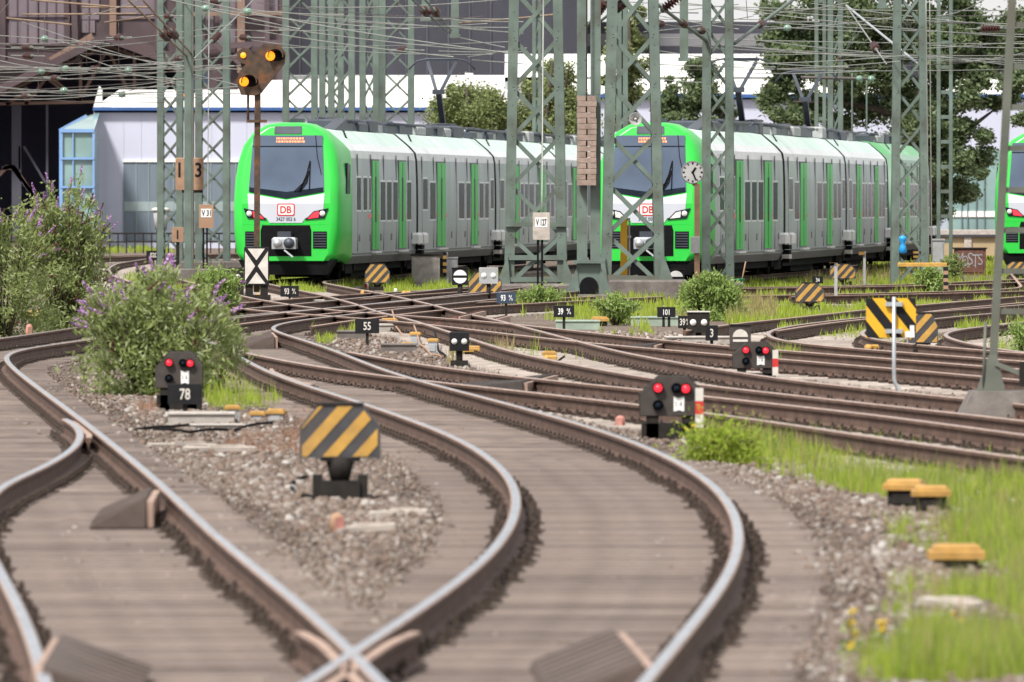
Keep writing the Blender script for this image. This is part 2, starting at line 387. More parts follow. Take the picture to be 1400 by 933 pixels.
TR = {}
PROF = [(-.075, -.172), (.075, -.172), (.075, -.160), (.016, -.140), (.010, -.060), (.036, -.036), (.036, -.008), (.027, 0), (-.027, 0), (-.036, -.008), (-.036, -.036), (-.010, -.060), (-.016, -.140), (-.075, -.160)]
def sleeper_mesh(m, pl):
    b = MB(); b.cbox((0, 0, -.07), (2.6, .27, .14), .012, 0)
    if pl:
        for sx in (-.75, .75):
            b.box((sx, 0, .004), (.34, .17, .016), 1)
            for q in (-.105, .105):
                b.box((sx+q, 0, .027), (.06, .11, .035), 1)
                b.cyl((sx+q*1.12, 0, .04), (sx+q*1.12, 0, .075), .016, n=6, m=1)
    o = b.build('sleeper', [m, M['clip']]); me = o.data; bpy.data.objects.remove(o)
    return me
SM = {'t': sleeper_mesh(M['sleeper'], True), 'c': sleeper_mesh(M['sleeper_c'], True)}
def curve_pts(pts, side):
    P = []
    for p in pts:
        if p[0] == 'w': P.append((p[2], p[1]))
        else:
            g = G(p[0], p[1], ZR); P.append((g.y, g.x))
    P.sort(); d = np.array([p[0] for p in P]); x = np.array([p[1] for p in P])
    return d, x
def track(key, label, pts, side, d0, d1, kind='t', dz=0.0, near_n=0, head='steel_d', bed=False, one=False, sig=4.0, join=None):
    d, x = curve_pts(pts, side)
    g = np.arange(d[0]-40, d[-1]+40, .5)
    xi = np.interp(g, d, x)
    lo, hi = g < d[0], g > d[-1]
    k = min(2, len(d)-1)
    xi[lo] = x[0] + (g[lo]-d[0]) * (x[k]-x[0])/(d[k]-d[0])
    xi[hi] = x[-1] + (g[hi]-d[-1]) * (x[-1]-x[-1-k])/(d[-1]-d[-1-k])
    s = int(sig*3/.5); ker = np.exp(-.5*(np.arange(-s, s+1)*.5/sig)**2); ker /= ker.sum()
    xs = np.convolve(np.pad(xi, s, mode='reflect', reflect_type='odd'), ker, 'valid')
    sl = np.gradient(xs, g); nn = np.sqrt(1+sl**2)
    cx = xs + side*.75/nn; cy = g - side*.75*sl/nn         # centre line
    xc = np.interp(g, cy, cx); slc = np.gradient(xc, g)
    TR[key] = (g, xc, slc)
    def C(t): return float(np.interp(t, g, xc)), float(np.interp(t, g, slc))
    o0 = Vector((C(d0)[0], d0, 0))
    root = thing('railway_track', label, 'railway track', o0, group='railway tracks of the yard')
    # rails
    ts = np.arange(d0, d1+.01, 1.0)
    for sd in ((side * -1,) if one else (-1, 1)):
        vs = []; fs = []; ms = []
        for t in ts:
            X, q = C(t); n = math.sqrt(1+q*q); nx, ny = 1/n, -q/n
            for (u, z) in PROF:
                uu = sd*.75 + u
                vs.append((X+nx*uu-o0.x, t+ny*uu-o0.y, ZR+z+dz))
        K = len(PROF)
        for i in range(len(ts)-1):
            for k in range(K):
                fs.append((i*K+k, i*K+(k+1) % K, (i+1)*K+(k+1) % K, (i+1)*K+k)); ms.append(0 if k == 7 else 2 if k in (6, 8) else 1)
        b = MB(); b.v = vs; b.f = fs; b.m = ms; b.s = [False]*len(fs)
        b.f.append(tuple(range(K))); b.m.append(1); b.s.append(False)
        b.build('rail', [M[head], M['rust'], M['rust_l']], root)
    # sleepers
    L = []; t = d0 + .3; pitch = .5 if kind == 't' else .62
    while t < d1:
        X, q = C(t); L.append((X, t, -math.atan(q))); t += pitch / math.sqrt(1+q*q)
    zt = .062 + dz
    for i, (X, t, a) in enumerate(L[:near_n]):
        o = link('sleeper', SM[kind], root, (X-o0.x + R.uniform(-.04, .04), t-o0.y, zt + R.uniform(-.004, .004)), a + R.uniform(-.01, .01))
    rest = L[near_n:]
    if rest:
        b = MB()
        me = SM[kind]; V = [v.co.copy() for v in me.vertices]; FF = [(tuple(p.vertices), p.material_index) for p in me.polygons]
        Vs = []; ff = []; lt = []; mi = []
        n = len(V); VA = np.array([tuple(v) for v in V])
        fl = [i for f, _ in FF for i in f]; fl = np.array(fl); tot = np.array([len(f) for f, _ in FF]); mm = np.array([m for _, m in FF])
        for i, (X, t, a) in enumerate(rest):
            ca, sa = math.cos(a), math.sin(a)
            W = np.empty_like(VA); W[:, 0] = VA[:, 0]*ca - VA[:, 1]*sa + X - o0.x; W[:, 1] = VA[:, 0]*sa + VA[:, 1]*ca + t - o0.y
            W[:, 2] = VA[:, 2] + zt + R.uniform(-.006, .006); Vs.append(W); ff.append(fl + i*n); lt.append(tot); mi.append(mm)
        o = np_mesh('sleepers', np.concatenate(Vs), np.concatenate(ff), np.concatenate(lt), [M['sleeper'] if kind == 't' else M['sleeper_c'], M['clip']], root, np.concatenate(mi))
        o['kind'] = 'stuff'
    if bed:
        b = MB(); us = [-1.95, -1.6, -1.2, -.6, 0, .6, 1.2, 1.6, 1.95]; K = len(us)
        for t in ts:
            X, q = C(t); n = math.sqrt(1+q*q)
            for j, u in enumerate(us):
                z = (-.03 if j in (0, K-1) else .034 + dz + R.uniform(-.006, .006))
                b.v.append((X+u/n, t-u*q/n, z))
        for i in range(len(ts)-1):
            for j in range(K-1): b.f.append((i*K+j, i*K+j+1, (i+1)*K+j+1, (i+1)*K+j)); b.m.append(0); b.s.append(True)
        tag(b.build('trackbed', M['bed']), 'dusty brown ballast bed under the track', 'trackbed', kind='structure')
    return root

track('A', 'track with shiny rails sweeping from the bottom right of the photo up to the left', [(880,933),(940,860),(1000,790),(1018,740),(1005,690),(970,654),(944,638),(870,603),(797,580),(700,553),(650,540),(597,527),(540,511),(505,498),(450,476),(400,460),(372,452),(364,447),(388,440),(440,434),(517,425),(594,417),('w',4.26,240),('w',8.3,270),('w',11.5,300)], -1, 34, 300, 't', 0, 100, 'steel', True)
track('B', 'track with shiny rails running from the bottom left past the purple flowering shrubs', [(520,933),(470,872),(400,815),(300,737),(211,652),(112,573),(56,532),(18,503),(0,482),(40,474),(132,463),(330,430),(430,423),(594,406),('w',1.6,240),('w',5.2,275)], -1, 34, 275, 't', -.004, 80, 'steel', True)
track('C', 'short curved branch track leaving the left track near its frog', [(-30,700),(0,661),(59,638),(103,611),(113,594),(106,579),(80,568)], -1, 58, 91.5, 't', -.008, 20, 'steel', True, sig=2.0)
track('D', 'nearest of the tracks crossing to the right edge beyond the grass strip', [(448,474),(530,490),(640,506),(741,518),(879,530),(961,540),(1000,544),(1206,565),(1400,593),(1700,630)], -1, 66, 131, 'c', -.012, 60, 'steel_d')
track('E', 'rusty track running from the left train down to the right edge behind the striped sign', [(1650,603),(1400,575),(1206,553),(1000,531),(891,518),(762,494),(700,481),(650,465),(607,451),(556,435),(515,426),(489,416),(440,403),(400,395),('w',-6.58,240),('w',-.6,302)], 1, 80, 300, 'c', 0, 60, 'steel_d')
track('F', 'rusty track running behind the second red lamp signal towards the far left bend', [(1650,545),(1400,518),(1064,490),(1002,484),(903,478),(803,468),(700,457),(600,444),(520,436),(430,430),(340,424),(250,408),(203,393),(154,377),(148,367),(159,360),(206,353)], 1, 95, 330, 'c', -.004, 0, 'steel_d', sig=5)
track('G', 'rusty track bending sharply left beside the half disc signal in the grass', [(1600,507),(1400,493),(1200,478),(1100,470),(1060,465),(1042,457),(1058,447),(1186,432),(1400,416)], 1, 112, 200, 'c', -.008, 0, 'steel_d')
track('H', 'rusty track bending at the right edge behind the ladder mast', [(1500,490),(1400,482),(1330,470),(1283,458),(1290,450),(1400,440)], 1, 118, 190, 'c', -.012, 0, 'steel_d')
track('I', 'weedy rusty track behind the striped pole sign', [(930,452),(1000,441),(1088,433),(1182,422),(1400,404)], 1, 152, 225, 'c', -.016, 0, 'rust_l')
track('J', 'weedy track leading to the train at the right edge', [(900,406),(1022,403),(1200,400),(1400,394),('w',14.6,273),('w',18.6,310)], 1, 205, 310, 'c', -.02, 0, 'rust_l')
track('K', 'farthest weedy track in front of the right hand train', [(880,393),(1000,392),(1210,389),(1400,380)], 1, 222, 260, 'c', -.024, 0, 'rust_l')
track('L', 'far left track in front of the pale hall', [(60,352),(150,349),(240,347),(420,344)], 1, 320, 400, 'c', -.02, 0, 'rust_l')

track('N', 'rusty siding curving among the crossing rails in front of the navy sign', [(250,452),(330,440),(450,426),(560,416),(680,410),(780,405)], 1, 158, 206, 'c', -.028, 0, 'rust_l')
track('P', 'rusty siding crossing low in front of the left train', [(330,412),(430,404),(520,398),(640,392),(700,389)], 1, 192, 232, 'c', -.032, 0, 'rust_l')
def cdist(x, d, key):
    g, xc, sl = TR[key]
    s = np.interp(d, g, sl)
    r = (x - np.interp(d, g, xc)) / np.sqrt(1 + s*s)
    r = np.where((d < g[0]+30) | (d > g[-1]-30), 99, r)
    return r
RANGE = {'A': (34,300), 'B': (34,275), 'C': (58,92), 'D': (66,131), 'E': (80,300), 'F': (95,330), 'G': (112,200), 'H': (118,190), 'I': (152,225), 'J': (205,310), 'K': (222,260), 'L': (320,400), 'N': (158,206), 'P': (192,232)}
def tdist(x, d, key):
    r = cdist(x, d, key); a, b = RANGE[key]
    return np.where((d < a) | (d > b), 99, r)
# loose ballast stones, one object
def stones():
    parts = []
    for (a, b, dens) in ((36, 48, 1000), (48, 62, 850), (62, 85, 480), (85, 115, 190), (115, 165, 50)):
        wmax = 0.062*b + 3.4
        n = int((b-a) * 2*wmax * dens)
        d = NR.uniform(a, b, n); x = NR.uniform(-wmax, wmax, n)
        ok = np.abs(x) < .0585*d + 3.2
        for key in TR:
            r = np.abs(tdist(x, d, key))
            if key in 'ABC': ok &= (NR.random(n) < np.clip((r-.98)/.55, 0, 1)**1.4 * (.92+.3*np.sin(x*3.1+d*.43))) | ((NR.random(n) < .05*np.clip(np.sin(x*1.7+d*.31)+.4, 0, 1)) & (np.abs(r-.75) > .13))
            else: ok &= (np.abs(r-.75) > .24) & ((r > 1.2) | (NR.random(n) < .5))
        parts.append(np.stack([x[ok], d[ok]], 1))
    P = np.concatenate(parts); n = len(P)
    base = np.array([(a, b, c) for a in (-1, 1) for b in (-1, 1) for c in (-1, 1)], float)
    size = NR.gamma(5, .0030, (n, 1, 1)) * NR.uniform(.6, 1.3, (n, 1, 3)) * (1 + np.clip((P[:, 1]-70)/150, 0, 1))[:, None, None]
    size = np.clip(size, .006, .045)
    inbed = np.zeros(n, bool)
    for k in 'ABC': inbed |= np.abs(tdist(P[:, 0], P[:, 1], k)) < 1.6
    size = np.where(inbed[:, None, None], size*.6, size)
    V = base[None] * (1 + NR.uniform(-.45, .2, (n, 8, 3))) * size
    ang = NR.uniform(0, 6.28, n); tl = NR.uniform(-.7, .7, n)
    ca, sa, ct, st = np.cos(ang)[:, None], np.sin(ang)[:, None], np.cos(tl)[:, None], np.sin(tl)[:, None]
    y2 = V[:, :, 1]*ct - V[:, :, 2]*st; z2 = V[:, :, 1]*st + V[:, :, 2]*ct
    x3 = V[:, :, 0]*ca - y2*sa; y3 = V[:, :, 0]*sa + y2*ca
    inbed = np.zeros(n, bool)
    for k in 'ABC': inbed |= np.abs(tdist(P[:, 0], P[:, 1], k)) < 1.6
    z0 = np.where(inbed, .04, .0)
    W = np.stack([x3 + P[:, 0:1], y3 + P[:, 1:2], z2 + z0[:, None] + size[:, :, 2]*.35], 2).reshape(-1, 3)
    q = np.array([(0,1,3,2),(4,6,7,5),(0,4,5,1),(2,3,7,6),(0,2,6,4),(1,5,7,3)])
    fa = (q[None] + 8*np.arange(n)[:, None, None]).reshape(-1)
    o = np_mesh('ballast_stones', W, fa, np.full(n*6, 4), M['stone'])
    tag(o, 'loose grey and brown crushed ballast stones beside the tracks', 'ballast', kind='stuff')
    return n
print('stones', stones())
def short_rail(key, t0, t1, off, label, head='rust_l', flare=.05):
    g, xc, sl = TR[key]; ts = np.linspace(t0, t1, 16); X0 = float(np.interp(t0, g, xc))
    b = MB(); K = len(PROF)
    for i, t in enumerate(ts):
        X, q = float(np.interp(t, g, xc)), float(np.interp(t, g, sl)); n = math.sqrt(1+q*q); nx, ny = 1/n, -q/n
        e = flare*max(0, 1-min(i, 15-i)/2.5) * (1 if off < 0 else -1) * (1 if abs(off) < .75 else -1)
        for (u, z) in PROF: uu = off+u*.8+e; b.v.append((X+nx*uu-X0, t+ny*uu-t0, ZR+z-.012))
    for i in range(15):
        for k in range(K): b.f.append((i*K+k, i*K+(k+1) % K, (i+1)*K+(k+1) % K, (i+1)*K+k)); b.m.append(0 if k in (6, 7, 8) else 1); b.s.append(False)
    for q in (0, 15): b.f.append(tuple(q*K+k for k in range(K))); b.m.append(1); b.s.append(False)
    o = b.build('check_rail', [M[head], M['rust']], None, (X0, t0, 0)); tag(o, label, 'check rail', 'short check and wing rails')
short_rail('B', 40, 46.5, .66, 'short pinkish wing rail left of the front rail crossing')
short_rail('A', 40, 46.5, -.66, 'short pinkish wing rail right of the front rail crossing')
short_rail('B', 84, 91, .66, 'short check rail at the left branch track')
short_rail('A', 108, 118, -.67, 'slim check rail inside the left shiny rail at centre left')
# ================================================================ small trackside things
KEEP = []
def base(px, py):
    g = G(px, py, 0.10); g.z = 0; KEEP.append((g.x, g.y)); return g
def ab_text(b, num, c, h, m, wmax):
    """number with a raised a, a slash and a lowered b after it"""
    b.text(num, (c[0]-wmax*.2, c[1], c[2]), h, m, wmax*.58, .62, .02)
    x = c[0]+wmax*.22
    b.text('a', (x, c[1], c[2]+h*.28), h*.36, m, None, .8, .02)
    b.bar((x, c[1], c[2]-h*.42), (x+wmax*.14, c[1], c[2]+h*.42), h*.09, .002, m)
    b.text('b', (x+wmax*.17, c[1], c[2]-h*.22), h*.44, m, None, .7, .02)
def stripes(b, poly, y, wv, ang, m, off=0.0):
    """diagonal bands clipped to a convex outline, standing 4 mm proud"""
    ca, sa = math.cos(ang), math.sin(ang); k = -12
    while k < 13:
        s0 = off + 2*k*wv; s1 = s0 + wv
        band = [(ca*t - sa*q, sa*t + ca*q) for t, q in ((-3, s0), (3, s0), (3, s1), (-3, s1))]
        cx = sum(p[0] for p in poly)/len(poly); cz = sum(p[1] for p in poly)/len(poly)
        band = [(p[0]+cx, p[1]+cz) for p in band]
        p = clip(band, poly)
        if len(p) >= 3: b.prism(p, y-.004, y+.002, m)
        k += 1
def lantern(px, py, wpx, top, bot, label, ang=math.radians(48), wv=.085, off=0.0, facing=0.0, cut=.3, stand=True, flat=False):
    """octagonal black and yellow barred lantern box on a low stand"""
    g = base(px, py); d = g.y; s = S(d); w = wpx/s; z1 = zat(top, d); z0 = zat(bot, d); h = z1-z0
    t = thing('barred_lantern', label, 'track lantern', g, facing, 'black and yellow barred lanterns')
    poly = [(-w/2, z0), (w/2, z0), (w/2, z0+h*.58), (w/2-w*cut*.75, z1), (-w/2+w*cut*.75, z1), (-w/2, z0+h*.58)]
    b = MB(); b.prism(poly, -.11, .11); b.build('housing', M['stripe_k'], t)
    ins = [(x*.94, z0+h*.5+(z-z0-h*.5)*.94) for x, z in poly]
    b = MB(); stripes(b, ins, -.112, wv, ang, 0, off); b.build('barred_face', M['yellow_d'], t)
    b = MB(); b.prism([(x*1.02, z) for x, z in poly[2:6]] + [(-w/2*1.02, z0+h*.58+.012)] + [(x*1.02, z+.014) for x, z in poly[4:1:-1]], -.12, .12) if False else b.box((0, 0, z1+.006), (w*(1-1.5*cut)+.03, .25, .014))
    b.build('roof_plate', M['dark'], t)
    if stand:
        b = MB(); b.cyl((0, 0, z0*.45), (0, 0, z0+.01), w*.12, w*.2, 10); b.box((0, 0, z0-.012), (w*.5, .2, .03)); b.build('stand', M['dark'], t)
        b = MB(); b.box((0, 0, z0*.22), (w*.5, .3, z0*.5)); b.box((-w*.28, 0, z0*.3), (w*.12, .24, z0*.62)); b.box((w*.28, 0, z0*.3), (w*.12, .24, z0*.62)); b.build('base_block', M['dark'], t)
    else:
        b = MB(); b.box((0, 0, z0/2), (w*.16, .16, z0)); b.build('stand', M['dark'], t)
    return t
lantern(465, 668, 110, 553, 626, 'large barred lantern standing in the gravel between the two shiny foreground tracks', off=.05, wv=.088)
lantern(1262, 484, 40, 428, 469, 'barred lantern half hidden behind the striped board on the grey pole', off=.02)
lantern(1107, 418, 40, 387, 413, 'barred lantern standing alone in the grass left of the striped pole sign', off=.03)
lantern(516, 392, 34, 361, 387, 'barred lantern beside the front bogie of the left train', off=.03)
lantern(1152, 386, 36, 361, 381, 'small barred lantern by the wheels of the right train beside a striped post', off=.0)
lantern(663, 406, 46, 372, 402, 'barred lantern behind the round white disc signal and the two lens box', off=.02)
lantern(1393, 378, 34, 358, 372, 'barred lantern under the train at the right edge of the photo', off=.0)

def dwarf(px, py, wpx, top, bot, label, rwpost=True, turn=0.0):
    """low shunting signal: cut-cornered dark box, two lit red lenses, two dark ones"""
    g = base(px, py); d = g.y; s = S(d); w = wpx/s; z1 = zat(top, d); z0 = zat(bot, d); h = z1-z0
    t = thing('dwarf_signal', label, 'railway signal', g, turn, 'low shunting signals with two red lamps')
    poly = [(-w*.5, z0), (w*.5, z0), (w*.5, z0+h*.62), (w*.27, z1), (-w*.20, z1), (-w*.5, z0+h*.55)]
    b = MB(); b.prism(poly, -.12, .12); b.build('housing', M['brownsig'], t)
    b = MB(); q = [(x*1.03, z0+h*.5+(z-z0-h*.5)*1.04) for x, z in poly]; b.prism(q, .02, .06); b.build('rim', M['dark'], t)
    r = w*.072
    for (x, z, lit) in ((-w*.21, z0+h*.70, 1), (w*.24, z0+h*.68, 1), (w*.09, z0+h*.69, 0), (-w*.21, z0+h*.26, 0)):
        b = MB(); b.lathe((x, -.12, z), [(r*1.25, 0), (r*1.25, -.05), (r*1.08, -.05), (r*1.08, -.004)], 'Y', 16)
        hd = b.build('lamp_hood', M['black'], t)
        b = MB(); b.lathe((x, -.126, z), [(r, 0), (r*.9, -.02), (r*.5, -.035), (.001, -.04)], 'Y', 14)
        b.build('lens', M['redlamp'] if lit else M['glass'], hd)
    x0 = w*.13
    b = MB(); b.prism([(x0-w*.085, z0+h*.10), (x0, z0+h*.14), (x0+w*.085, z0+h*.10), (x0+w*.085, z0+h*.48), (x0, z0+h*.44), (x0-w*.085, z0+h*.48)], -.128, -.118)
    p = b.build('number_plate', M['white'], t)
    b = MB(); b.text('1 4', (x0, -.1295, z0+h*.29), h*.13, 0, w*.1); b.build('lettering', M['ink'], p)
    if rwpost:
        b = MB(); ph = h*1.0; x1 = w*.46; zz = z0-.3*h
        for i, mm in enumerate((0, 1, 0)): b.box((x1, -.15, zz+ph*(i+.5)/3), (w*.13, .02, ph/3-.001), mm)
        b.build('mast_plate', [M['white_d'], M['red']], t)
    b = MB(); b.box((-w*.3, 0, z0/2), (w*.2, .2, z0)); b.box((w*.28, 0, z0/2), (w*.2, .2, z0)); b.box((0, .05, z0*.35), (w*.95, .3, z0*.7)); b.build('base_frame', M['dark'], t)
    return t
dwarf(917, 590, 84, 514, 568, 'large dwarf signal with two red lamps beside the grass strip at centre right')
dwarf(1032, 518, 60, 468, 503, 'smaller dwarf signal with two red lamps in front of the half disc signal')
dwarf(245, 552, 64, 481, 530, 'dwarf signal with red lamps in front of the flowering shrub behind the number 78 sign', rwpost=False)

def number_sign(px, py, wpx, top, bot, txt, label, plate='plate_k', ink='white', ab=False, two=False):
    g = base(px, py); d = g.y; s = S(d); w = wpx/s; z1 = zat(top, d); z0 = zat(bot, d); h = z1-z0
    t = thing('number_sign', label, 'number sign', g, 0, 'black number signs for the switches')
    b = MB(); b.cbox((0, 0, (z0+z1)/2), (w, .03, h), .004); p = b.build('plate', M[plate], t)
    b = MB(); c = (0, -.019, (z0+z1)/2)
    if ab: ab_text(b, txt, c, h*.56, 0, w*.8)
    else: b.text(txt, c, h*.55, 0, w*.75, .72, .015)
    b.build('lettering', M[ink], p)
    b = MB()
    for q in ((-.15, .15) if two else (0,)): b.box((q*w, .03, z0/2+.02), (.05, .03, z0+.04))
    b.build('post', M['dark'], t)
    return t
number_sign(253, 566, 47, 525, 553, '78', 'black sign reading 78 in front of a dwarf signal by the shrub', ink='white_d')
number_sign(502, 466, 33, 436, 456, '55', 'dark sign reading 55 among the ochre capped boxes', ink='white_d')
number_sign(396, 415, 25, 391, 406, '93', 'dark sign reading 93 a/b beside the white X board', ab=True, ink='white_d')
number_sign(692, 430, 26, 400, 415, '93', 'navy sign reading 93 a/b near the concrete mast footing', plate='bluesign', ab=True)
number_sign(771, 448, 28, 418, 434, '39', 'black sign reading 39 a/b in front of the counterweight post', ab=True)
number_sign(911, 440, 25, 420, 434, '101', 'black sign reading 101 below the pale speckled concrete footing', two=True)
number_sign(936, 462, 18, 432, 449, '39', 'dark sign reading 39 a/b left of the box with two white lenses', ab=True, ink='white_d')
number_sign(973, 472, 17, 445, 466, '3', 'narrow dark sign reading 3 right of the box with two white lenses', ink='white_d')
number_sign(210, 362, 20, 343, 355, '020', 'dark sign reading 020 by the far left curved rail', ink='white_d')
number_sign(1118, 398, 15, 378, 388, '34', 'small black sign reading 34 by the wheels of the right train')

def lens_box(px, py, wpx, top, bot, label, mats, topcap=False):
    g = base(px, py); d = g.y; s = S(d); w = wpx/s; z1 = zat(top, d); z0 = zat(bot, d); h = z1-z0
    t = thing('lens_signal', label, 'track signal', g, 0, 'boxes with two white lenses')
    b = MB(); b.cbox((0, 0, (z0+z1)/2), (w, .2, h), .012); b.build('housing', mats, t)
    for q in (-.25, .25):
        b = MB(); b.lathe((q*w, -.1, z0+h*.5), [(w*.15, .0), (w*.14, -.012), (.001, -.02)], 'Y', 16); b.build('lens', M['lampw'], t)
    if topcap:
        b = MB(); b.box((0, 0, z1+.01), (w*1.05, .24, .02)); b.build('roof_plate', M['white_d'], t)
    b = MB(); b.cyl((0, 0, 0), (0, 0, z0+.02), .05, n=10); b.box((0, 0, .05), (.25, .2, .1)); b.build('stand', M['dark'], t)
lens_box(628, 493, 27, 454, 480, 'black square with two white lenses beside an ochre capped box', M['plate_k'])
lens_box(668, 410, 26, 366, 388, 'grey box with two white lenses in front of a barred lantern', M['grey'])
lens_box(955, 462, 30, 427, 455, 'dark round-backed box with two white lenses between the signs 39 and 3', M['dark'], True)

def disc_signal(px, py, wpx, top, bot, label, half=False):
    g = base(px, py); d = g.y; s = S(d); w = wpx/s; z1 = zat(top, d); z0 = zat(bot, d); h = z1-z0
    t = thing('disc_signal', label, 'track signal', g, 0, 'black square signals with a white disc')
    b = MB(); b.cbox((0, 0, (z0+z1)/2), (w, .16, h), .01); b.build('housing', M['plate_k'] if not half else M['brownsig'], t)
    b = MB(); c = (z0+z1)/2; r = w*.42
    if half:
        b.prism(circ(0, c+h*.02, w*.36, 16, 0, math.pi, True), -.088, -.076); b.box((0, -.082, c-h*.13), (w*.7, .012, h*.1))
    else:
        a = .2
        b.prism(circ(0, c, r, 14, a, math.pi-a, True), -.088, -.076); b.prism(circ(0, c, r, 14, math.pi+a, 2*math.pi-a, True), -.088, -.076)
    b.build('white_disc', M['white_d'] if half else M['white'], t)
    b = MB(); b.box((0, 0, z1+.008), (w*1.08, .2, .016)); b.build('roof_plate', M['dark'], t)
    b = MB(); b.cyl((0, 0, 0), (0, 0, z0+.02), .06, n=10); b.box((0, 0, .06), (.3, .25, .12)); b.build('stand', M['dark'], t)
disc_signal(629, 408, 22, 367, 390, 'black square signal with a barred white disc left of the two lens box')
disc_signal(924, 402, 24, 369, 392, 'black square signal with a barred white disc beside the green weed clump')
disc_signal(1012, 490, 29, 445, 478, 'dark signal with a white half disc behind a dwarf signal', True)

def junction(px, py, wpx, top, label, body='dark', hb=None):
    g = G(px, py); KEEP.append((g.x, g.y)); d = g.y; s = S(d); w = wpx/s; z1 = zat(top, d); hc = w*.30
    t = thing('junction_box', label, 'junction box', g, R.uniform(-.25, .25), 'ochre capped cable junction boxes')
    b = MB(); b.cbox((0, 0, z1-hc*.62), (w, w*.72, hc*.55), hc*.1); b.cbox((0, 0, z1-hc*.2), (w*.86, w*.6, hc*.42), hc*.22); b.build('cap', M['cap'], t)
    zb = max(z1-hc*.9, .05)
    b = MB(); b.box((0, 0, zb/2), (w*.78, w*.5, zb)); b.box((0, -w*.27, zb*.55), (w*.5, .02, zb*.5)); b.build('body', M[body], t)
junction(1237, 697, 56, 655, 'ochre capped box in the grass, taller and left of a touching pair')
junction(1273, 703, 54, 664, 'ochre capped box in the grass, right of a touching pair')
junction(1307, 782, 76, 744, 'largest ochre capped box at the edge of the grass strip')
junction(51, 452, 26, 425, 'ochre capped box at the foot of the tall left shrub')
junction(648, 490, 31, 473, 'ochre capped box below the black two lens signal')
junction(751, 494, 20, 480, 'lone ochre capped box between the middle tracks')
junction(820, 446, 24, 433, 'ochre capped box right of the pale cable trough near sign 39')
junction(966, 466, 20, 453, 'ochre capped box between sign 3 and the half disc signal', 'grey')
junction(318, 578, 22, 554, 'ochre capped box nearest to the sign reading 78', 'grey')
junction(352, 580, 22, 562, 'left of two ochre capped boxes among reddish weeds', 'grey')
junction(378, 579, 26, 559, 'right of two ochre capped boxes among reddish weeds', 'grey')
junction(445, 447, 17, 434, 'leftmost of three ochre capped boxes behind the sign 55', 'grey')
junction(468, 448, 17, 436, 'middle of three ochre capped boxes behind the sign 55', 'grey')
junction(486, 446, 15, 434, 'rightmost of three ochre capped boxes behind the sign 55', 'grey')
junction(532, 455, 22, 435, 'ochre capped box with orange cables just right of the sign 55', 'grey')
junction(568, 476, 16, 454, 'tall ochre capped box in the group left of the two lens signal', 'galv')
junction(557, 482, 18, 468, 'low ochre capped box in the group left of the two lens signal', 'galv')
junction(592, 486, 16, 463, 'ochre capped box nearest to the black two lens signal', 'galv')
junction(357, 412, 18, 402, 'ochre capped box at the base of the white X board')
junction(672, 402, 14, 396, 'small ochre capped box in front of the faint barred lantern', 'grey')

def yellow_machine(px, py, label):
    g = base(px, py); d = g.y; k = 1.0
    t = thing('point_lever', label, 'point lever', g, R.uniform(-.3, .3), 'small yellow point levers'); t.scale = (.62, .62, .62 if py > 440 else .9)
    b = MB(); b.cbox((0, 0, .2), (.28, .2, .16), .03); b.cyl((-.1, -.12, .2), (-.1, .12, .2), .09); b.build('weight', M['yellow_d'], t)
    b = MB(); b.bar((.1, 0, .1), (.32, 0, .26), .05); b.box((0, 0, .07), (.4, .3, .14)); b.build('lever', M['dark'], t)
yellow_machine(1193, 478, 'yellow point lever by the rail left of the striped pole sign')
yellow_machine(500, 406, 'left yellow point lever among the far rails before the left train')
yellow_machine(556, 407, 'right yellow point lever among the far rails before the left train')
yellow_machine(753, 493, 'yellow point lever on the rail beside a lone ochre capped box')

# box beside the left shrub: orange second box
g = base(74, 452); t = thing('orange_box', 'bright orange cable box beside an ochre capped box at the tall left shrub', 'cable box', g)
b = MB(); b.cbox((0, 0, zat(437, g.y)-.02), (16/S(g.y), .18, .17), .02); b.build('cap', M['yellow'], t)
b = MB(); b.box((0, 0, .06), (.12, .12, .16)); b.build('body', M['dark'], t)

def marker(px, py, wpx, hpx, label, cols=('white_d', 'red'), rnd=True):
    g = base(px, py); s = S(g.y); w, h = wpx/s, hpx/s
    t = thing('marker_post', label, 'marker post', g, R.uniform(-.4, .4), 'short white and red marker posts')
    b = MB(); b.lathe((0, 0, 0), [(w*.5, 0), (w*.5, h*.6), (w*.46, h*.82), (w*.3, h*.95), (.002, h)], 'Z', 10); b.build('post', M[cols[0]], t)
    b = MB(); b.prism([(-w*.28, h*.15), (w*.28, h*.15), (w*.28, h*.8), (-w*.28, h*.8)], -w*.53, -w*.42); b.build('red_field', M[cols[1]], t)
marker(461, 712, 22, 30, 'squat pinkish and red marker post in front of the large barred lantern', ('tan', 'pinkred'))
marker(848, 575, 14, 20, 'pinkish marker post on gravel left of the large dwarf signal', ('pinkred', 'pinkred'))
marker(1322, 479, 9, 15, 'white marker post with a red field by the rail left of the ladder mast')
marker(1334, 427, 7, 9, 'small white marker in the weedy tracks left of the ladder mast', ('white', 'white_d'))
marker(501, 390, 6, 9, 'red topped marker at the base of the barred lantern by the left train', ('white', 'red'))
marker(592, 409, 7, 9, 'red and white marker on the rails left of the barred disc signal')
marker(541, 397, 5, 8, 'plain white marker in the grass before the left train', ('white', 'white_d'))
marker(40, 457, 10, 22, 'pinkish post beside the ochre box at the tall left shrub', ('pinkred', 'tan'))
marker(1368, 383, 5, 9, 'small white marker beside the leg of the ladder mast', ('white', 'white_d'))

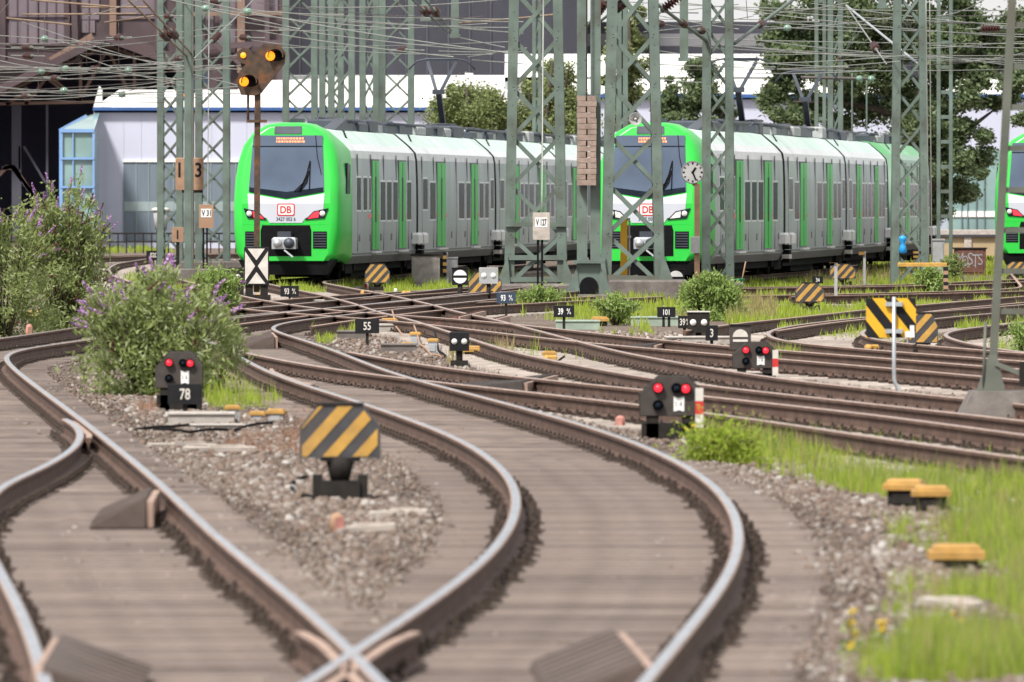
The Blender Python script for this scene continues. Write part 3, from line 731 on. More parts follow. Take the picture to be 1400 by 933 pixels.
def wedge(px, py, w, L, h, rz, label, m='wedge', ribs=True, n=9):
    """ribbed ramp block: a wedge rising along its length"""
    g = base(px, py); t = thing('ramp_block', label, 'ramp block', (g.x, g.y, .06), rz, 'brown ramp blocks beside the rails')
    b = MB(); vs = [(-w/2, -L/2, 0), (w/2, -L/2, 0), (w/2, L/2, 0), (-w/2, L/2, 0), (-w/2+.02, -L/2+.01, h*.25), (w/2, -L/2+.01, h), (w/2, L/2-.01, h), (-w/2+.02, L/2-.01, h*.25)]
    b.add(vs, [(0,3,2,1), (4,5,6,7), (0,1,5,4), (1,2,6,5), (2,3,7,6), (3,0,4,7)], 0)
    if ribs:
        e = .008
        for i in range(n):
            y = -L/2 + L*(i+.5)/n
            b.add([(-w/2+.03, y-L/n*.25, h*.26+e), (w/2-.01, y-L/n*.25, h*.98+e), (w/2-.01, y+L/n*.25, h*.98+e), (-w/2+.03, y+L/n*.25, h*.26+e), (-w/2+.03, y-L/n*.25, h*.26-.01), (w/2-.01, y-L/n*.25, h*.98-.01), (w/2-.01, y+L/n*.25, h*.98-.01), (-w/2+.03, y+L/n*.25, h*.26-.01)],
                  [(0,1,2,3), (0,4,5,1), (2,6,7,3), (1,5,6,2), (3,7,4,0)], 0)
    b.build('block', M[m], t)
    b = MB(); b.box((w*.5+.03*(1 if w > 0 else -1), 0, h*.45), (.05, L*.98, h*.9)); b.build('end_face', M['rust_l'], t)
    return t
wedge(166, 706, .40, 2.6, .21, .02, 'brown ramp block inside the left track at its rail')
wedge(132, 938, -.40, 3.2, .21, .02, 'brown ramp block at the bottom left corner of the photo')
wedge(798, 930, .42, 3.4, .21, .03, 'brown ramp block at the bottom right inside the shiny rail')
wedge(398, 524, -.30, 4.5, .12, .1, 'slim dark ramp inside the shiny rail at centre left')
wedge(350, 470, .5, 5, .2, .04, 'dark ramp block at the right edge of the low flowering shrub')
wedge(625, 441, .5, 9, .22, -.05, 'red brown ramp block between the far crossing rails', 'redbox')
wedge(668, 442, .45, 5, .16, -.05, 'smaller red brown ramp block right of the larger one', 'redbox')
wedge(672, 530, 1.15, 5, .16, -.08, 'dark slatted ramp between the rails at mid left centre', 'grating', n=14)
wedge(872, 476, .85, 6, .14, -.08, 'dark slatted ramp between the rails left of the half disc signal', 'grating', n=14)

def block(px, py, wpx, top, dep, label, m='concrete_l', lid=True, rz=0.0, name='cable_trough', cat='cable trough', grp='cable troughs and covers'):
    g = G(px, py); KEEP.append((g.x, g.y)); d = g.y; w = wpx/S(d); z = max(zat(top, d), .06)
    t = thing(name, label, cat, g, rz, grp)
    b = MB(); b.box((0, dep/2, z*.42), (w, dep, z*.84)); b.build('trough', M[m], t)
    b = MB(); b.cbox((0, dep/2, z*.92), (w+.02, dep+.04, z*.16), .01); b.build('lid', M[m], t)
block(275, 583, 90, 564, .5, 'pale cable trough under the sign reading 78')
block(300, 590, 70, 580, .3, 'long flat pale cover in front of the sign 78 trough', rz=.2)
block(540, 458, 46, 443, .5, 'concrete trough right below the sign 55', 'concrete_l')
block(480, 466, 38, 452, .4, 'low brown trough left of the sign 55 post', 'concrete')
block(545, 484, 48, 470, .5, 'dark trough under the group of ochre boxes', 'concrete')
block(790, 451, 60, 438, .6, 'pale green trough behind the sign 39', 'boxgreen')
block(905, 446, 84, 433, .6, 'pale green trough behind the sign reading 101', 'boxgreen')
block(955, 472, 88, 460, .5, 'grey trough under the two lens box and signs', 'concrete_l')
block(420, 420, 52, 410, .6, 'pale trough under the sign 93 near the X board', 'concrete_l')
block(240, 372, 50, 363, .6, 'brown trough at the far left curved rail', 'concrete')
for (px, py, L, a, lab) in ((500, 712, .42, .1, 'broken pale plank beside the pinkish marker'), (545, 692, .45, -.2, 'pale plank behind the broken plank'), (1300, 812, .5, -.9, 'pale plank leaning at the largest ochre box'), (250, 602, .75, .6, 'long pale plank lying before the sign 78'), (300, 606, .7, .3, 'dark edged plank lying in gravel before the sign 78')):
    g = base(px, py); b = MB(); b.box((0, 0, .045), (L, .09, .04), 0, 0, .1, R.uniform(-.1, .1)); b.box((L*.1, .02, .07), (L*.5, .06, .03), 0, .1)
    o = b.build('plank', M['plank'], None, g, a); tag(o, lab, 'plank', 'loose pale planks')

# striped board on a bent pole
g = base(1222, 540); d = g.y; s = S(d)
t = thing('striped_board', 'yellow and black striped board on a bent grey pole at the right', 'warning sign', g)
x0, x1 = (1184-1222)/s, (1252-1222)/s; z0, z1 = zat(462, d), zat(408, d)
b = MB(); b.prism([(x0, z0), (x1, z0), (x1, z1), (x0, z1)], -.006, .006); pl = b.build('board', M['plate_k'], t)
b = MB(); stripes(b, [(x0, z0), (x1, z0), (x1, z1), (x0, z1)], -.009, .108, math.radians(-52), 0, -.03); b.build('yellow_bars', M['yellow'], pl)
b = MB(); b.tube([(0, -.05, zat(406, d)), (0, -.05, .45), (.0, -.05, .28), (.05, -.05, .15), (.24, -.05, -.02)], .024, 10); b.build('pole', M['galv'], t)
for zz in (zat(416, d), zat(453, d)):
    b = MB(); b.box((0, -.04, zz), (.2, .05, .05)); b.build('clamp', M['galv'], t)
b = MB(); b.box((x1-.07, -.02, z0+.04), (.11, .012, .07)); b.box((x1-.045, -.022, z0+.1), (.05, .012, .09)); b.build('sticker', M['white'], t)

# white X board at the foot of the orange light signal mast
g = base(351, 412); d = g.y; s = S(d)
t = thing('light_signal', 'tall rusty signal with orange lamps and white X board before the left train', 'railway signal', g)
b = MB(); b.bar((0, 0, .3), (.02, 0, zat(128, d)), .13, .13); b.build('mast', M['rustbox'], t)
b = MB(); b.box((0, .02, zat(166, d)), (.45, .3, .06)); b.tube([(-.19, 0, zat(165, d)), (-.19, 0, zat(125, d))], .03); b.tube([(.06, .1, zat(165, d)), (.06, .1, zat(128, d))], .03); b.build('bracket', M['rustbox'], t)
def LX(px): return (px-351)/s
z0, z1, w = zat(390, d), zat(338, d), 34/s
b = MB(); b.cbox((0, -.12, (z0+z1)/2), (w, .14, z1-z0), .01); bd = b.build('x_board', M['plate_k'], t)
b = MB(); h = z1-z0; e = w*.46; hh = h*.46; c = (z0+z1)/2; k = .05
b.prism([(-e*.78, c+hh), (e*.72, c+hh), (0, c+hh*.34)], -.196, -.188); b.prism([(-e*.72, c-hh), (e*.78, c-hh), (0, c-hh*.34)], -.196, -.188)
b.prism([(-e, c+hh*.85), (-.03, c), (-e, c-hh*.85)], -.196, -.188); b.prism([(e, c+hh*.85), (e, c-hh*.85), (.03, c)], -.196, -.188); b.build('white_fields', M['white_d'], bd)
b = MB()
for q in (-.3, .3): b.box((q*w, -.05, z0/2), (w*.3, .2, z0))
b.box((0, 0, .12), (w*1.1, .5, .24)); b.build('base_frame', M['dark'], t)
poly = [(LX(323), zat(112, d)), (LX(330), zat(130, d)), (LX(348), zat(131, d)), (LX(357), zat(128, d)), (LX(389), zat(88, d)), (LX(391), zat(72, d)), (LX(382), zat(62, d)), (LX(361), zat(60, d)), (LX(352), zat(68, d)), (LX(328), zat(98, d))]
b = MB(); b.prism(poly[::-1], -.14, .14); hd = b.build('lamp_housing', M['rustbox'], t)
b = MB(); b.prism(circ(LX(335), zat(77, d), 11/s, 14), -.13, .1); b.bar((LX(335), 0, zat(85, d)), (LX(338), 0, zat(100, d)), .2, .12); b.build('small_lamp_housing', M['rustbox'], t)
for (px, py, r, hood) in ((333, 76, 4, 0), (334, 112, 6.5, 1), (370, 77, 6.5, 1)):
    b = MB(); b.lathe((LX(px), -.146, zat(py, d)), [(r/s, 0), (r/s*.8, -.02), (.001, -.03)], 'Y', 14); b.build('lamp_lens', M['orangelamp'], hd)
    if hood:
        b = MB(); b.prism(circ(LX(px+7), zat(py, d), 11/s, 14, -.2, math.pi+.2, True)[::1] + circ(LX(px+7), zat(py, d), 9.6/s, 14, -.2, math.pi+.2, True)[::-1], -.36, -.14); b.build('lamp_hood', M['rustbox'], hd)
        b = MB(); b.prism([(LX(px)+p[0]*1.25, zat(py, d)+p[1]*.8) for p in circ(7/s, 0, 9/s, 16)], -.1435, -.135); b.build('dark_recess', M['black'], hd)
# second signal, behind the beam mast
d = 300; s = S(d); p0 = at(262, 345, d); t = thing('light_signal', 'signal head with two small orange lamps behind the green beam mast at left', 'railway signal', (p0.x, d, 0))
b = MB(); b.bar((0, 0, 0), (0, 0, zat(120, d)), .16); b.build('mast', M['dark'], t)
q = lambda px, py: ((px-262)/s, zat(py, d))
b = MB(); b.prism([q(240, 136), q(252, 138), q(286, 112), q(283, 100), q(272, 99), q(243, 122)], -.12, .12); hd = b.build('lamp_housing', M['bluesign'], t)
for (px, py) in ((271, 110), (249, 130)):
    x, z = q(px, py); b = MB(); b.lathe((x, -.125, z), [(3.5/s, 0), (3/s, -.02), (.001, -.03)], 'Y', 12); b.build('lamp_lens', M['orangelamp'], hd)

# station clock
d = 225; s = S(d); x = (953-CX)/s
t = thing('platform_clock', 'round white clock on a brown post in front of the right train', 'clock', (x, d, 0))
c = ((947-953)/s, zat(236, d)); r = 15.5/s
b = MB(); b.lathe((c[0], 0, c[1]), [(.01, .09), (r, .09), (r*1.03, 0), (r, -.09), (r*.93, -.09), (r*.93, -.075)], 'Y', 28); cs = b.build('case', M['grey'], t)
b = MB(); b.prism(circ(c[0], c[1], r*.93, 28), -.079, -.07); f = b.build('dial', M['white'], cs)
b = MB()
for i in range(12):
    a = i*math.pi/6; b.bar((c[0]+r*.7*math.sin(a), -.082, c[1]+r*.7*math.cos(a)), (c[0]+r*.88*math.sin(a), -.082, c[1]+r*.88*math.cos(a)), .03 if i % 3 else .045, .004)
b.build('hour_marks', M['plate_k'], cs)
b = MB()
for a, L, wd in ((math.radians(32), .5, .05), (math.radians(158), .75, .04)): b.bar((c[0]-r*.12*math.sin(a), -.087, c[1]-r*.12*math.cos(a)), (c[0]+r*L*math.sin(a), -.087, c[1]+r*L*math.cos(a)), wd, .004)
b.build('hands', M['plate_k'], cs)
b = MB(); b.bar((0, 0, 0), (0, 0, c[1]-r), .13); b.bar((0, 0, c[1]-r*1.2), (c[0], 0, c[1]-r*.9), .1); b.build('post', M['tan'], t)
b = MB(); b.cbox((-.05, -.12, zat(335, d)), (.22, .16, .4), .02); b.build('switch_box', M['grey'], t)
# yellow column
d = 222; g0 = (853-CX)/S(d); t = thing('yellow_column', 'orange yellow column between the mast legs in front of the right train', 'column', (g0, d, 0))
zt = zat(296, d)
b = MB(); b.box((0, 0, zt*.28), (.17, .17, zt*.56)); b.box((0, 0, zt*.78+.004), (.165, .165, zt*.43)); b.build('column', M['yellow'], t)
b = MB(); b.bar((.13, 0, 0), (.13, 0, zt*.98), .04); b.box((.12, 0, zt*.75), (.1, .1, .06)); b.box((.12, 0, zt*.4), (.1, .1, .06)); b.build('conduit', M['grey'], t)
def notice(px, top, bot, wpx, d, txt, label, legs=True, plate='white_d'):
    s = S(d); z1, z0 = zat(top, d), zat(bot, d); w = wpx/s; t = thing('board_sign', label, 'board sign', ((px-CX)/s, d, 0))
    b = MB(); b.cbox((0, 0, (z0+z1)/2), (w, .12, z1-z0), .01); p = b.build('panel', M[plate], t)
    zz = z0+(z1-z0)*.64; hh = (z1-z0)*.36
    b = MB(); b.box((0, -.063, zz), (w*.72, .006, hh)); lb = b.build('label_plate', M['white'], p)
    b = MB(); b.text(txt, (0, -.0685, zz), hh*.72, 0, w*.64, .7, .03); b.build('lettering', M['plate_k'], lb)
    b = MB(); [b.bar((q, .03, 0), (q, .03, z0+.05), .05) for q in (-.08, .02)]; b.build('post', M['black'], t)
notice(740, 291, 328, 23, 221, 'V 127', 'pale board reading V 127 fixed before the big lattice mast', plate='plank')
notice(282, 280, 312, 20, 268, 'V 31', 'pale board reading V 31 at the left lattice masts', plate='tan')
# brown box reading 13
d = 262; s = S(d); t = thing('track_number_box', 'tan box reading 13 behind the green beam mast at left', 'number box', ((258-CX)/s, d+.8, 0))
z1, z0 = zat(216, d), zat(260, d); w = 38/s
b = MB(); b.cbox((0, 0, (z0+z1)/2), (w, .35, z1-z0), .02); p = b.build('housing', M['tan'], t)
b = MB(); b.text('1', (-w*.36, -.18, z1-.34), .42, 0, None, .8, .02); b.text('3', (w*.32, -.18, z1-.34), .42, 0, None, .8, .02); b.build('lettering', M['plate_k'], p)
b = MB(); b.box((w*.1, 0, z0-.03), (w*.75, .3, .1)); b.build('bottom_tray', M['dark'], t)
b = MB(); b.bar((0, .1, 0), (0, .1, z0), .12); b.build('post', M['dark'], t)
d = 285; s = S(d); t = thing('track_number_box', 'low tan plate reading 1 at the foot of the beam mast', 'number box', ((243-CX)/s, d, 0))
z1, z0 = zat(311, d), zat(331, d); b = MB(); b.cbox((0, 0, (z0+z1)/2), (.36, .2, z1-z0), .01); p = b.build('housing', M['tan'], t)
b = MB(); b.text('1', (0, -.103, (z0+z1)/2), .28, 0, None, .8, .03); b.build('lettering', M['plate_k'], p)
b = MB(); b.bar((0, 0, 0), (0, 0, z0), .1); b.build('post', M['dark'], t)
# grey lidded bin-like tank
d = 300; s = S(d); t = thing('lidded_tank', 'grey lidded bin on a dark stand at the left lattice mast', 'bin', ((220-CX)/s, d, 0))
b = MB(); b.lathe((0, 0, 0), [(.19, zat(315, d)), (.25, zat(290, d))], 'Z', 14); b.build('bin', M['grey'], t)
b = MB(); b.lathe((0, 0, 0), [(.29, zat(289, d)), (.30, zat(286, d)), (.2, zat(284, d))], 'Z', 14); b.build('lid', M['white_d'], t)
b = MB(); b.cyl((0, 0, 0), (0, 0, zat(315, d)), .15); b.build('stand', M['dark'], t)
# striped posts and a low barrier by the right train
def striped_post(px, py, top, label, w=.16, plain=None):
    g = base(px, py); d = g.y; z = zat(top, d); t = thing('striped_post', label, 'striped post', g, 0, 'black and yellow striped posts')
    n = 7; b = MB()
    zz = plain or 0
    for i in range(n): b.box((0, 0, zz+(z-zz)*(i+.5)/n), (w, .06, (z-zz)/n-.001), i % 2)
    b.build('striped_plate', [M['plate_k'], M['yellow_d']], t)
    b = MB(); b.bar((w*.5, .05, 0), (w*.5, .05, z), .07); b.build('post', M['grey'], t)
striped_post(1138, 411, 360, 'grey post with a striped plate right of the lone barred lantern', plain=.95)
striped_post(1178, 384, 344, 'striped post at the end of the right hand train', plain=.8)
striped_post(1252, 370, 341, 'striped post behind the right lattice mast', plain=.3)
striped_post(617, 352, 343, 'striped plate on a grey cabinet beside the left train', plain=.1) if False else None
striped_post(608, 385, 345, 'orange and black thin post beside the left train', .1, .25)
g = base(1293, 405); d = g.y; s = S(d); t = thing('low_barrier', 'low yellow and white barrier with a striped end post by the right lattice mast', 'barrier', g)
b = MB(); zt = zat(362, d); b.cbox((-.55, 0, zt), (1.15, .09, .09), .015); b.build('rail_beam', M['yellow_d'], t)
b = MB()
for i in range(9): b.box((0, 0, (zt-.06)*(i+.5)/9), (.11, .11, (zt-.06)/9-.001), i % 2)
b.build('end_post', [M['plate_k'], M['tan']], t)
# cabinet, graffiti box, bucket, bag
def cab(px, py, wpx, top, dep, label, m, cat='cabinet'):
    g = base(px, py); d = g.y; z = zat(top, d); w = wpx/S(d); t = thing('trackside_cabinet', label, cat, g)
    b = MB(); b.box((0, dep/2, z*.48), (w, dep, z*.96)); bd = b.build('body', M[m], t)
    b = MB(); b.box((0, -.008, z*.5), (w*.84, .02, z*.8)); b.build('door', M[m], bd)
    b = MB(); b.box((0, dep/2, z*.98), (w*1.08, dep*1.1, z*.05)); b.build('roof_plate', M['dark'] if m != 'grey' else M['grey'], t)
    return t, w, z
cab(1283, 370, 16, 327, .6, 'tall grey cabinet right of the right lattice mast', 'grey')
t, w, z = cab(1327, 372, 42, 339, .9, 'dark brown box with white graffiti near the right edge', 'redbox', 'equipment box')
b = MB()
for i, (ch, dz, hs_) in enumerate((('M', .03, 1.0), ('O', -.02, .8), ('S', .04, .95), ('T', -.03, 1.05), ('S', .02, .85))): b.text(ch, (w*(-.34+.165*i), -.024-.001*i, z*.55+dz), z*.46*hs_, 0, w*.2, .8, -.012); b.bar((w*(-.40+.165*i), -.03, z*(.3+.02*i)), (w*(-.30+.16*i), -.03, z*(.38+dz)), .02, .003)
b.build('graffiti', M['tsilver'], t)
cab(582, 386, 38, 348, .8, 'pale low equipment table beside the left train', 'concrete_l', 'equipment box')
cab(617, 384, 17, 352, .5, 'pale ribbed cabinet right of the equipment table', 'grey')
g = base(1010, 392); t = thing('bucket', 'green bucket with a stick beside the mast foot', 'bucket', g)
b = MB(); b.lathe((0, 0, 0), [(.10, .0), (.15, .28), (.16, .28), (.16, .30)], 'Z', 12); b.build('pail', M['bucket'], t)
b = MB(); b.tube([(.05, 0, .1), (.18, 0, .75)], .02); b.build('stick', M['tan'], t)
# small 9 disc signal left of X board
g = base(322, 402); d = g.y; s = S(d); t = thing('dwarf_signal', 'small dark signal with one pale lens and a 9 left of the X board', 'railway signal', g)
b = MB(); z = zat(366, d); b.cbox((0, 0, z/2), (22/s, .2, z), .03); b.build('housing', M['dark'], t)
b = MB(); b.lathe((.06, -.1, zat(378, d)), [(.055, 0), (.05, -.015), (.001, -.02)], 'Y', 12); b.build('lens', M['lampw'], t)
b = MB(); b.text('9', (-.1, -.104, zat(383, d)), .13, 0, None, .8, .02); b.build('lettering', M['white'], t)
# horn loudspeaker on a mast arm
d = 219; s = S(d); p = at(866, 163, d)
t = thing('loudspeaker', 'grey horn loudspeaker before the windscreen top of the right train', 'loudspeaker', (p.x, d, p.z))
b = MB(); b.lathe((.05, 0, 0), [(.03, .3), (.05, .1), (.10, -.02), (.155, -.12), (.145, -.12), (.05, 0.0)], 'Y', 16); b.build('horn', M['grey'], t)
b = MB(); b.cyl((.05, -.1, 0), (.05, .1, 0), .03); b.build('driver', M['white_d'], t)
b = MB(); b.bar((-.4, .2, -.03), (.05, .2, -.03), .05); b.build('arm', M['mast'], t)
# blue bag
d = 253; p = at(1233, 332, d); b = MB(); b.lathe((0, 0, 0), [(.02, .2), (.10, .16), (.11, .08), (.05, .0), (.09, -.1), (.12, -.26), (.03, -.3)], 'Z', 9)
tag(b.build('plastic_bag', M['bluebag'], None, (p.x, d-.6, p.z)), 'bright blue plastic bag tied to the right lattice mast', 'bag')
# ================================================================ trains
HB = [(1.30,.42), (1.41,.62), (1.43,1.3), (1.43,2.0), (1.42,2.7), (1.40,3.18), (1.36,3.38), (1.20,3.56), (.80,3.90), (.35,3.97)]
HN = [(1.22,.52), (1.36,.72), (1.42,1.3), (1.43,2.0), (1.41,2.6), (1.34,3.1), (1.22,3.5), (.98,3.84), (.62,4.05), (.30,4.10)]
def ring(half, y, fx=1.0, fz=1.0):
    f = y if callable(y) else (lambda z: y)
    pts = [(x*fx, 2+(z-2)*(fz if z > 2 else 1)) for x, z in half]
    return [(x, f(z), z) for x, z in pts] + [(-x, f(z), z) for x, z in reversed(pts)]
def yf(z): return .26*(z-2.0) if z > 2.0 else 0.0
def loft(b, rings, ms, smooth=False, cap=False):
    n = len(rings[0]); o = len(b.v)
    for r in rings: b.v += r
    for i in range(len(rings)-1):
        for k in range(n):
            b.f.append((o+i*n+k, o+i*n+(k+1) % n, o+(i+1)*n+(k+1) % n, o+(i+1)*n+k)); b.m.append(ms(k) if callable(ms) else ms); b.s.append(smooth)
    if cap:
        for q in ((0, len(rings)-1) if cap == 2 else (0,)):
            for k in range(n//2-1):
                b.f.append((o+q*n+k, o+q*n+k+1, o+q*n+n-2-k, o+q*n+n-1-k)); b.m.append(ms(k) if callable(ms) else ms); b.s.append(False)
def facepanel(b, poly, eps, m, th=.03):
    for sgn in (1, -1):
        p = clip_half(poly, 0, sgn, 2.0*sgn)
        if len(p) >= 3: b.prism(p, -eps, -eps+th, m, lambda x, z: yf(z))
def body_m(k):
    n = len(HB)*2
    kk = k if k < len(HB) else n-2-k
    return {0: 1, 5: 2, 6: 2, 7: 3, 8: 3}.get(kk, 0) if kk < len(HB)-1 else 3
def side_item(b, y0, y1, z0, z1, e, m, th=.03):
    """flat panel on the right-hand and left-hand side wall"""
    for sx in (1,):
        b.add([(1.432+e, y0, z0), (1.432+e, y1, z0), (1.432+e, y1, z1), (1.432+e, y0, z1), (1.40, y0, z0), (1.40, y1, z0), (1.40, y1, z1), (1.40, y0, z1)],
              [(0,1,2,3), (4,7,6,5), (0,4,5,1), (1,5,6,2), (2,6,7,3), (3,7,4,0)], m)
def px_t(u, X0=-4.40, m=.097, d0=240.0):
    a = u - CX; return (X0*F - a*d0) / (a - m*F)
WIN1 = [(488.5, 494), (497, 503), (505.5, 507.5)]; 
def train(label, tip, segs, first=True, lit='red', num='3427 002 6', pant=(), trailing_nose=False, pfs=(), mats=('tsilver', 'tgrey', 'twhite', 'troof')):
    root = thing('train', label, 'train', (tip[0], tip[1], ZR), 0, 'green and silver electric trains')
    x, y = 0.0, 0.0
    for ci, (L, mm) in enumerate(segs):
        n = math.sqrt(1+mm*mm); a = -math.atan(mm); Ln = L*n
        y0 = 2.6 if (ci == 0 and first) else .10
        b = MB()
        k = 6
        loft(b, [ring(HB, y0), ring(HB, Ln-.10)], body_m, cap=2)
        bd = b.build('car_body', [M[q_] for q_ in mats], root, (x, y, 0), a)
        # roof seams and gear
        b = MB()
        for q in np.arange(y0+2.4, Ln-1, 2.6):
            b.add([(.36, q, 3.977), (.80, q, 3.908), (.80, q+.03, 3.908), (.36, q+.03, 3.977)], [(0,1,2,3)])
            b.add([(.80, q, 3.908), (1.2, q, 3.57), (1.2, q+.03, 3.57), (.80, q+.03, 3.908)], [(0,1,2,3)])
        b.build('roof_seams', M['tgrey'], bd)
        b = MB(); g0 = y0 + (6.2 if ci == 0 and first else .5); q = g0
        while q < Ln-1.2:
            l = R.uniform(1.0, 2.6); l = min(l, Ln-.6-q); hh = R.uniform(.2, .34); ww = R.uniform(.9, 1.35)
            b.cbox((0, q+l/2, 3.95+hh/2), (ww, l, hh), .05, R.choice((0, 0, 0, 1)))
            if R.random() < .5: b.cyl((R.uniform(-.4, .4), q+.2, 3.95+hh), (R.uniform(-.4, .4), q+l-.2, 3.97+hh), .06, n=8)
            q += l + R.uniform(.12, .5)
        b.cyl((.5, g0, 4.2), (.5, Ln-.6, 4.2), .05, n=8)
        b.build('roof_equipment', [M['tdark'], M['grey']], bd)
        # small roof louvres
        for q in range(4):
            b = MB(); b.box((1.0-.06*q, y0+2.2+q*.35, 3.74+.05*q), (.05, .22, .04), 0, 0, 0, .7); b.build('roof_vent', M['black'], bd)
        # doors and windows on the right side
        if ci == 0 and first:
            doors = [(px_t(509.3), px_t(518)), (px_t(546), px_t(555))]
            wins = [(px_t(487.5), px_t(494), 0), (px_t(496.5), px_t(502.5), 0), (px_t(504.5), px_t(507.5), 0), (px_t(520), px_t(527.5), 1), (px_t(529), px_t(536), 1), (px_t(537.5), px_t(544.5), 1), (px_t(556.5), px_t(563), 1), (px_t(565), px_t(571), 0)]
        else:
            o = px_t(571.5); f = Ln/21.5
            K = lambda u: (px_t(u)-o)*f
            doors = [(K(598), K(609)), (K(643.5), K(652))]
            wins = [(K(578.5), K(585.5), 0), (K(588), K(596), 1), (K(626.5), K(634.5), 1), (K(636.5), K(642.5), 1), (K(654), K(660), 1), (K(661.5), K(667), 1), (K(669), K(673.8), 0)]
            if ci % 2 == 0: wins += [(K(612), K(617.5), 1), (K(619), K(624.5), 1)]
        for (a0, a1) in doors:
            if a1 > Ln-.4: continue
            b = MB(); side_item(b, a0-.05, a1+.05, .74, 3.17, .006, 1); side_item(b, a0, a1, .78, 3.13, .014, 0); d_ = b.build('door', [M['tdoor'], M['tgrey']], bd)
            mid = (a0+a1)/2
            b = MB(); side_item(b, mid-.17, mid-.06, 1.5, 2.7, .018, 0); side_item(b, mid+.06, mid+.17, 1.5, 2.7, .018, 0); side_item(b, mid-.03, mid+.03, .8, 3.1, .019, 0); b.build('door_glass', M['glass'], d_)
            b = MB(); b.box((1.46, mid, .70), (.14, a1-a0, .05)); b.build('door_step', M['white'], d_)
        for (a0, a1, lo) in wins:
            if a1 > Ln-.25: continue
            z0, z1 = ((1.50, 2.62) if lo else (1.78, 2.72))
            b = MB(); side_item(b, a0, a1, z0, z1, .008, 0); side_item(b, a0+.09, a1-.09, z0+.05, z1-.05, .013, 1); b.build('window', [M['twhite'], M['glass']], bd)
        b = MB()
        for (a0, a1) in doors: side_item(b, a0-1.0, a0-.12, 1.60, 1.72, .005, 0); side_item(b, a1+.12, a1+.5, 1.6, 1.7, .005, 0)
        b.build('pink_lettering_band', M['pinkband'], bd)
        for q in np.linspace(y0+1.5, Ln-1.5, 6):
            b = MB(); side_item(b, q, q+.25, 1.0, 1.18, .004, 0); b.build('service_hatch', M['tgrey'], bd)
        for q in list(np.arange(y0+1.2, Ln-.8, 3.1)):
            b = MB(); side_item(b, q, q+.035, .74, 3.3, .003, 0); b.build('panel_seam', M['tgrey'], bd)
        b = MB(); side_item(b, y0+.1, Ln-.2, .66, .70, .004, 0); b.build('skirt_line', M['tgrey'], bd)
        # running gear
        b = MB(); b.box((0, (y0+Ln)/2, .36), (2.3, Ln-y0-2, .26)); b.box((0, Ln*.5, .2), (2.0, Ln*.35, .3)); b.build('underframe', M['black'], bd)
        for q in ([3.4, Ln] if ci == 0 and first else [Ln]):
            b = MB(); b.box((0, q, .5), (2.3, 2.9, .34))
            for w in (-1.3, 1.3):
                for sx in (-.78, .78): b.cyl((sx-.06, q+w, .45), (sx+.06, q+w, .45), .45, n=18)
            b.box((1.18, q, .42), (.12, 1.6, .5)); b.box((1.2, q+1.3, .45), (.1, .4, .4)); b.box((1.2, q-1.3, .45), (.1, .4, .4))
            b.build('bogie', M['black'], root if q == Ln and False else bd)
        b = MB(); loft(b, [ring([(x*1.006, z+.012) for x, z in HB], Ln-.2), ring([(x*1.006, z+.012) for x, z in HB], Ln+.2)], 0, cap=2); b.build('gangway', M['black'], bd)
        # joint damper covers
        b = MB(); b.cbox((1.5, Ln-.75, 1.03), (.22, 1.1, .3), .06); b.cbox((1.5, Ln+.75, 1.03), (.22, 1.1, .3), .06); jc = b.build('damper_cover', M['white'], bd)
        b = MB()
        for i, (r, z) in enumerate(((.12, .78), (.09, .64), (.12, .52), (.08, .40))): b.box((1.5, Ln, z), (.2, .7*r/.12, .12), 1 if i == 2 else 0)
        b.build('damper', [M['black'], M['white_d']], jc)
        if ci == 0 and first:
            b = MB()
            loft(b, [ring(HN, yf, .80, .95), ring(HN, lambda z: yf(z)+.04, .90, .975), ring(HN, lambda z: yf(z)+.2, .965, .99), ring(HN, lambda z: yf(z)*.9+.65, 1.0, 1.0), ring(HN, lambda z: 1.4+.1*yf(z)), ring(HB, 2.6)], 0, True, cap=True)
            ns = b.build('driving_cab', M['tgreen'], root, (0, 0, 0), a)
            b = MB(); facepanel(b, [(-.98, 2.32), (0, 2.15), (.98, 2.32), (.90, 3.76), (-.90, 3.76)], .022, 0); ws = b.build('windscreen', M['wind'], ns)
            b = MB(); facepanel(b, [(-.96, 2.30), (0, 2.13), (.96, 2.30), (.96, 2.42), (.0, 2.30), (-.96, 2.42)], .026, 0); b.build('lower_edge', M['glass'], ws)
            b = MB(); facepanel(b, [(-.905, 3.46), (.905, 3.46), (.895, 3.49), (-.895, 3.49)], .027, 0); b.build('display_edge', M['glass'], ws)
            b = MB(); b.tube([(.35, yf(2.3)-.05, 2.32), (.52, yf(2.8)-.04, 2.75), (.60, yf(3.15)-.04, 3.1)], .018, 5)
            for q in (.0, .07, .14): b.tube([(.22+q, yf(2.3)-.05, 2.32), (.45+q*.6, yf(2.6)-.05, 2.55), (.58, yf(2.9)-.05, 2.85)], .012, 5)
            b.tube([(.60, yf(3.1)-.05, 3.1), (.60, yf(2.4)-.05, 2.36)], .013, 5); b.tube([(.72, yf(3.76)-.04, 3.76), (.78, yf(3.2)-.04, 3.2), (.9, yf(2.75)-.04, 2.75)], .009, 5)
            b.build('wiper', M['black'], ws)
            b = MB(); rr = random.Random(3)
            for row in (3.60, 3.68):
                xx = -.30
                while xx < .40:
                    wl = rr.choice((.03, .045, .06))
                    b.prism([(xx, row-.025), (xx+wl, row-.025), (xx+wl, row+.025), (xx, row+.025)], -.028, -.02, 0, lambda x, z: yf(z)); xx += wl + .02
            b.build('destination_text', M['display'], ws)
            b = MB(); facepanel(b, [(-.36, 3.80), (.36, 3.80), (.35, 4.0), (-.35, 4.0)], .02, 0); b.build('top_panel', M['tdark'], ns)
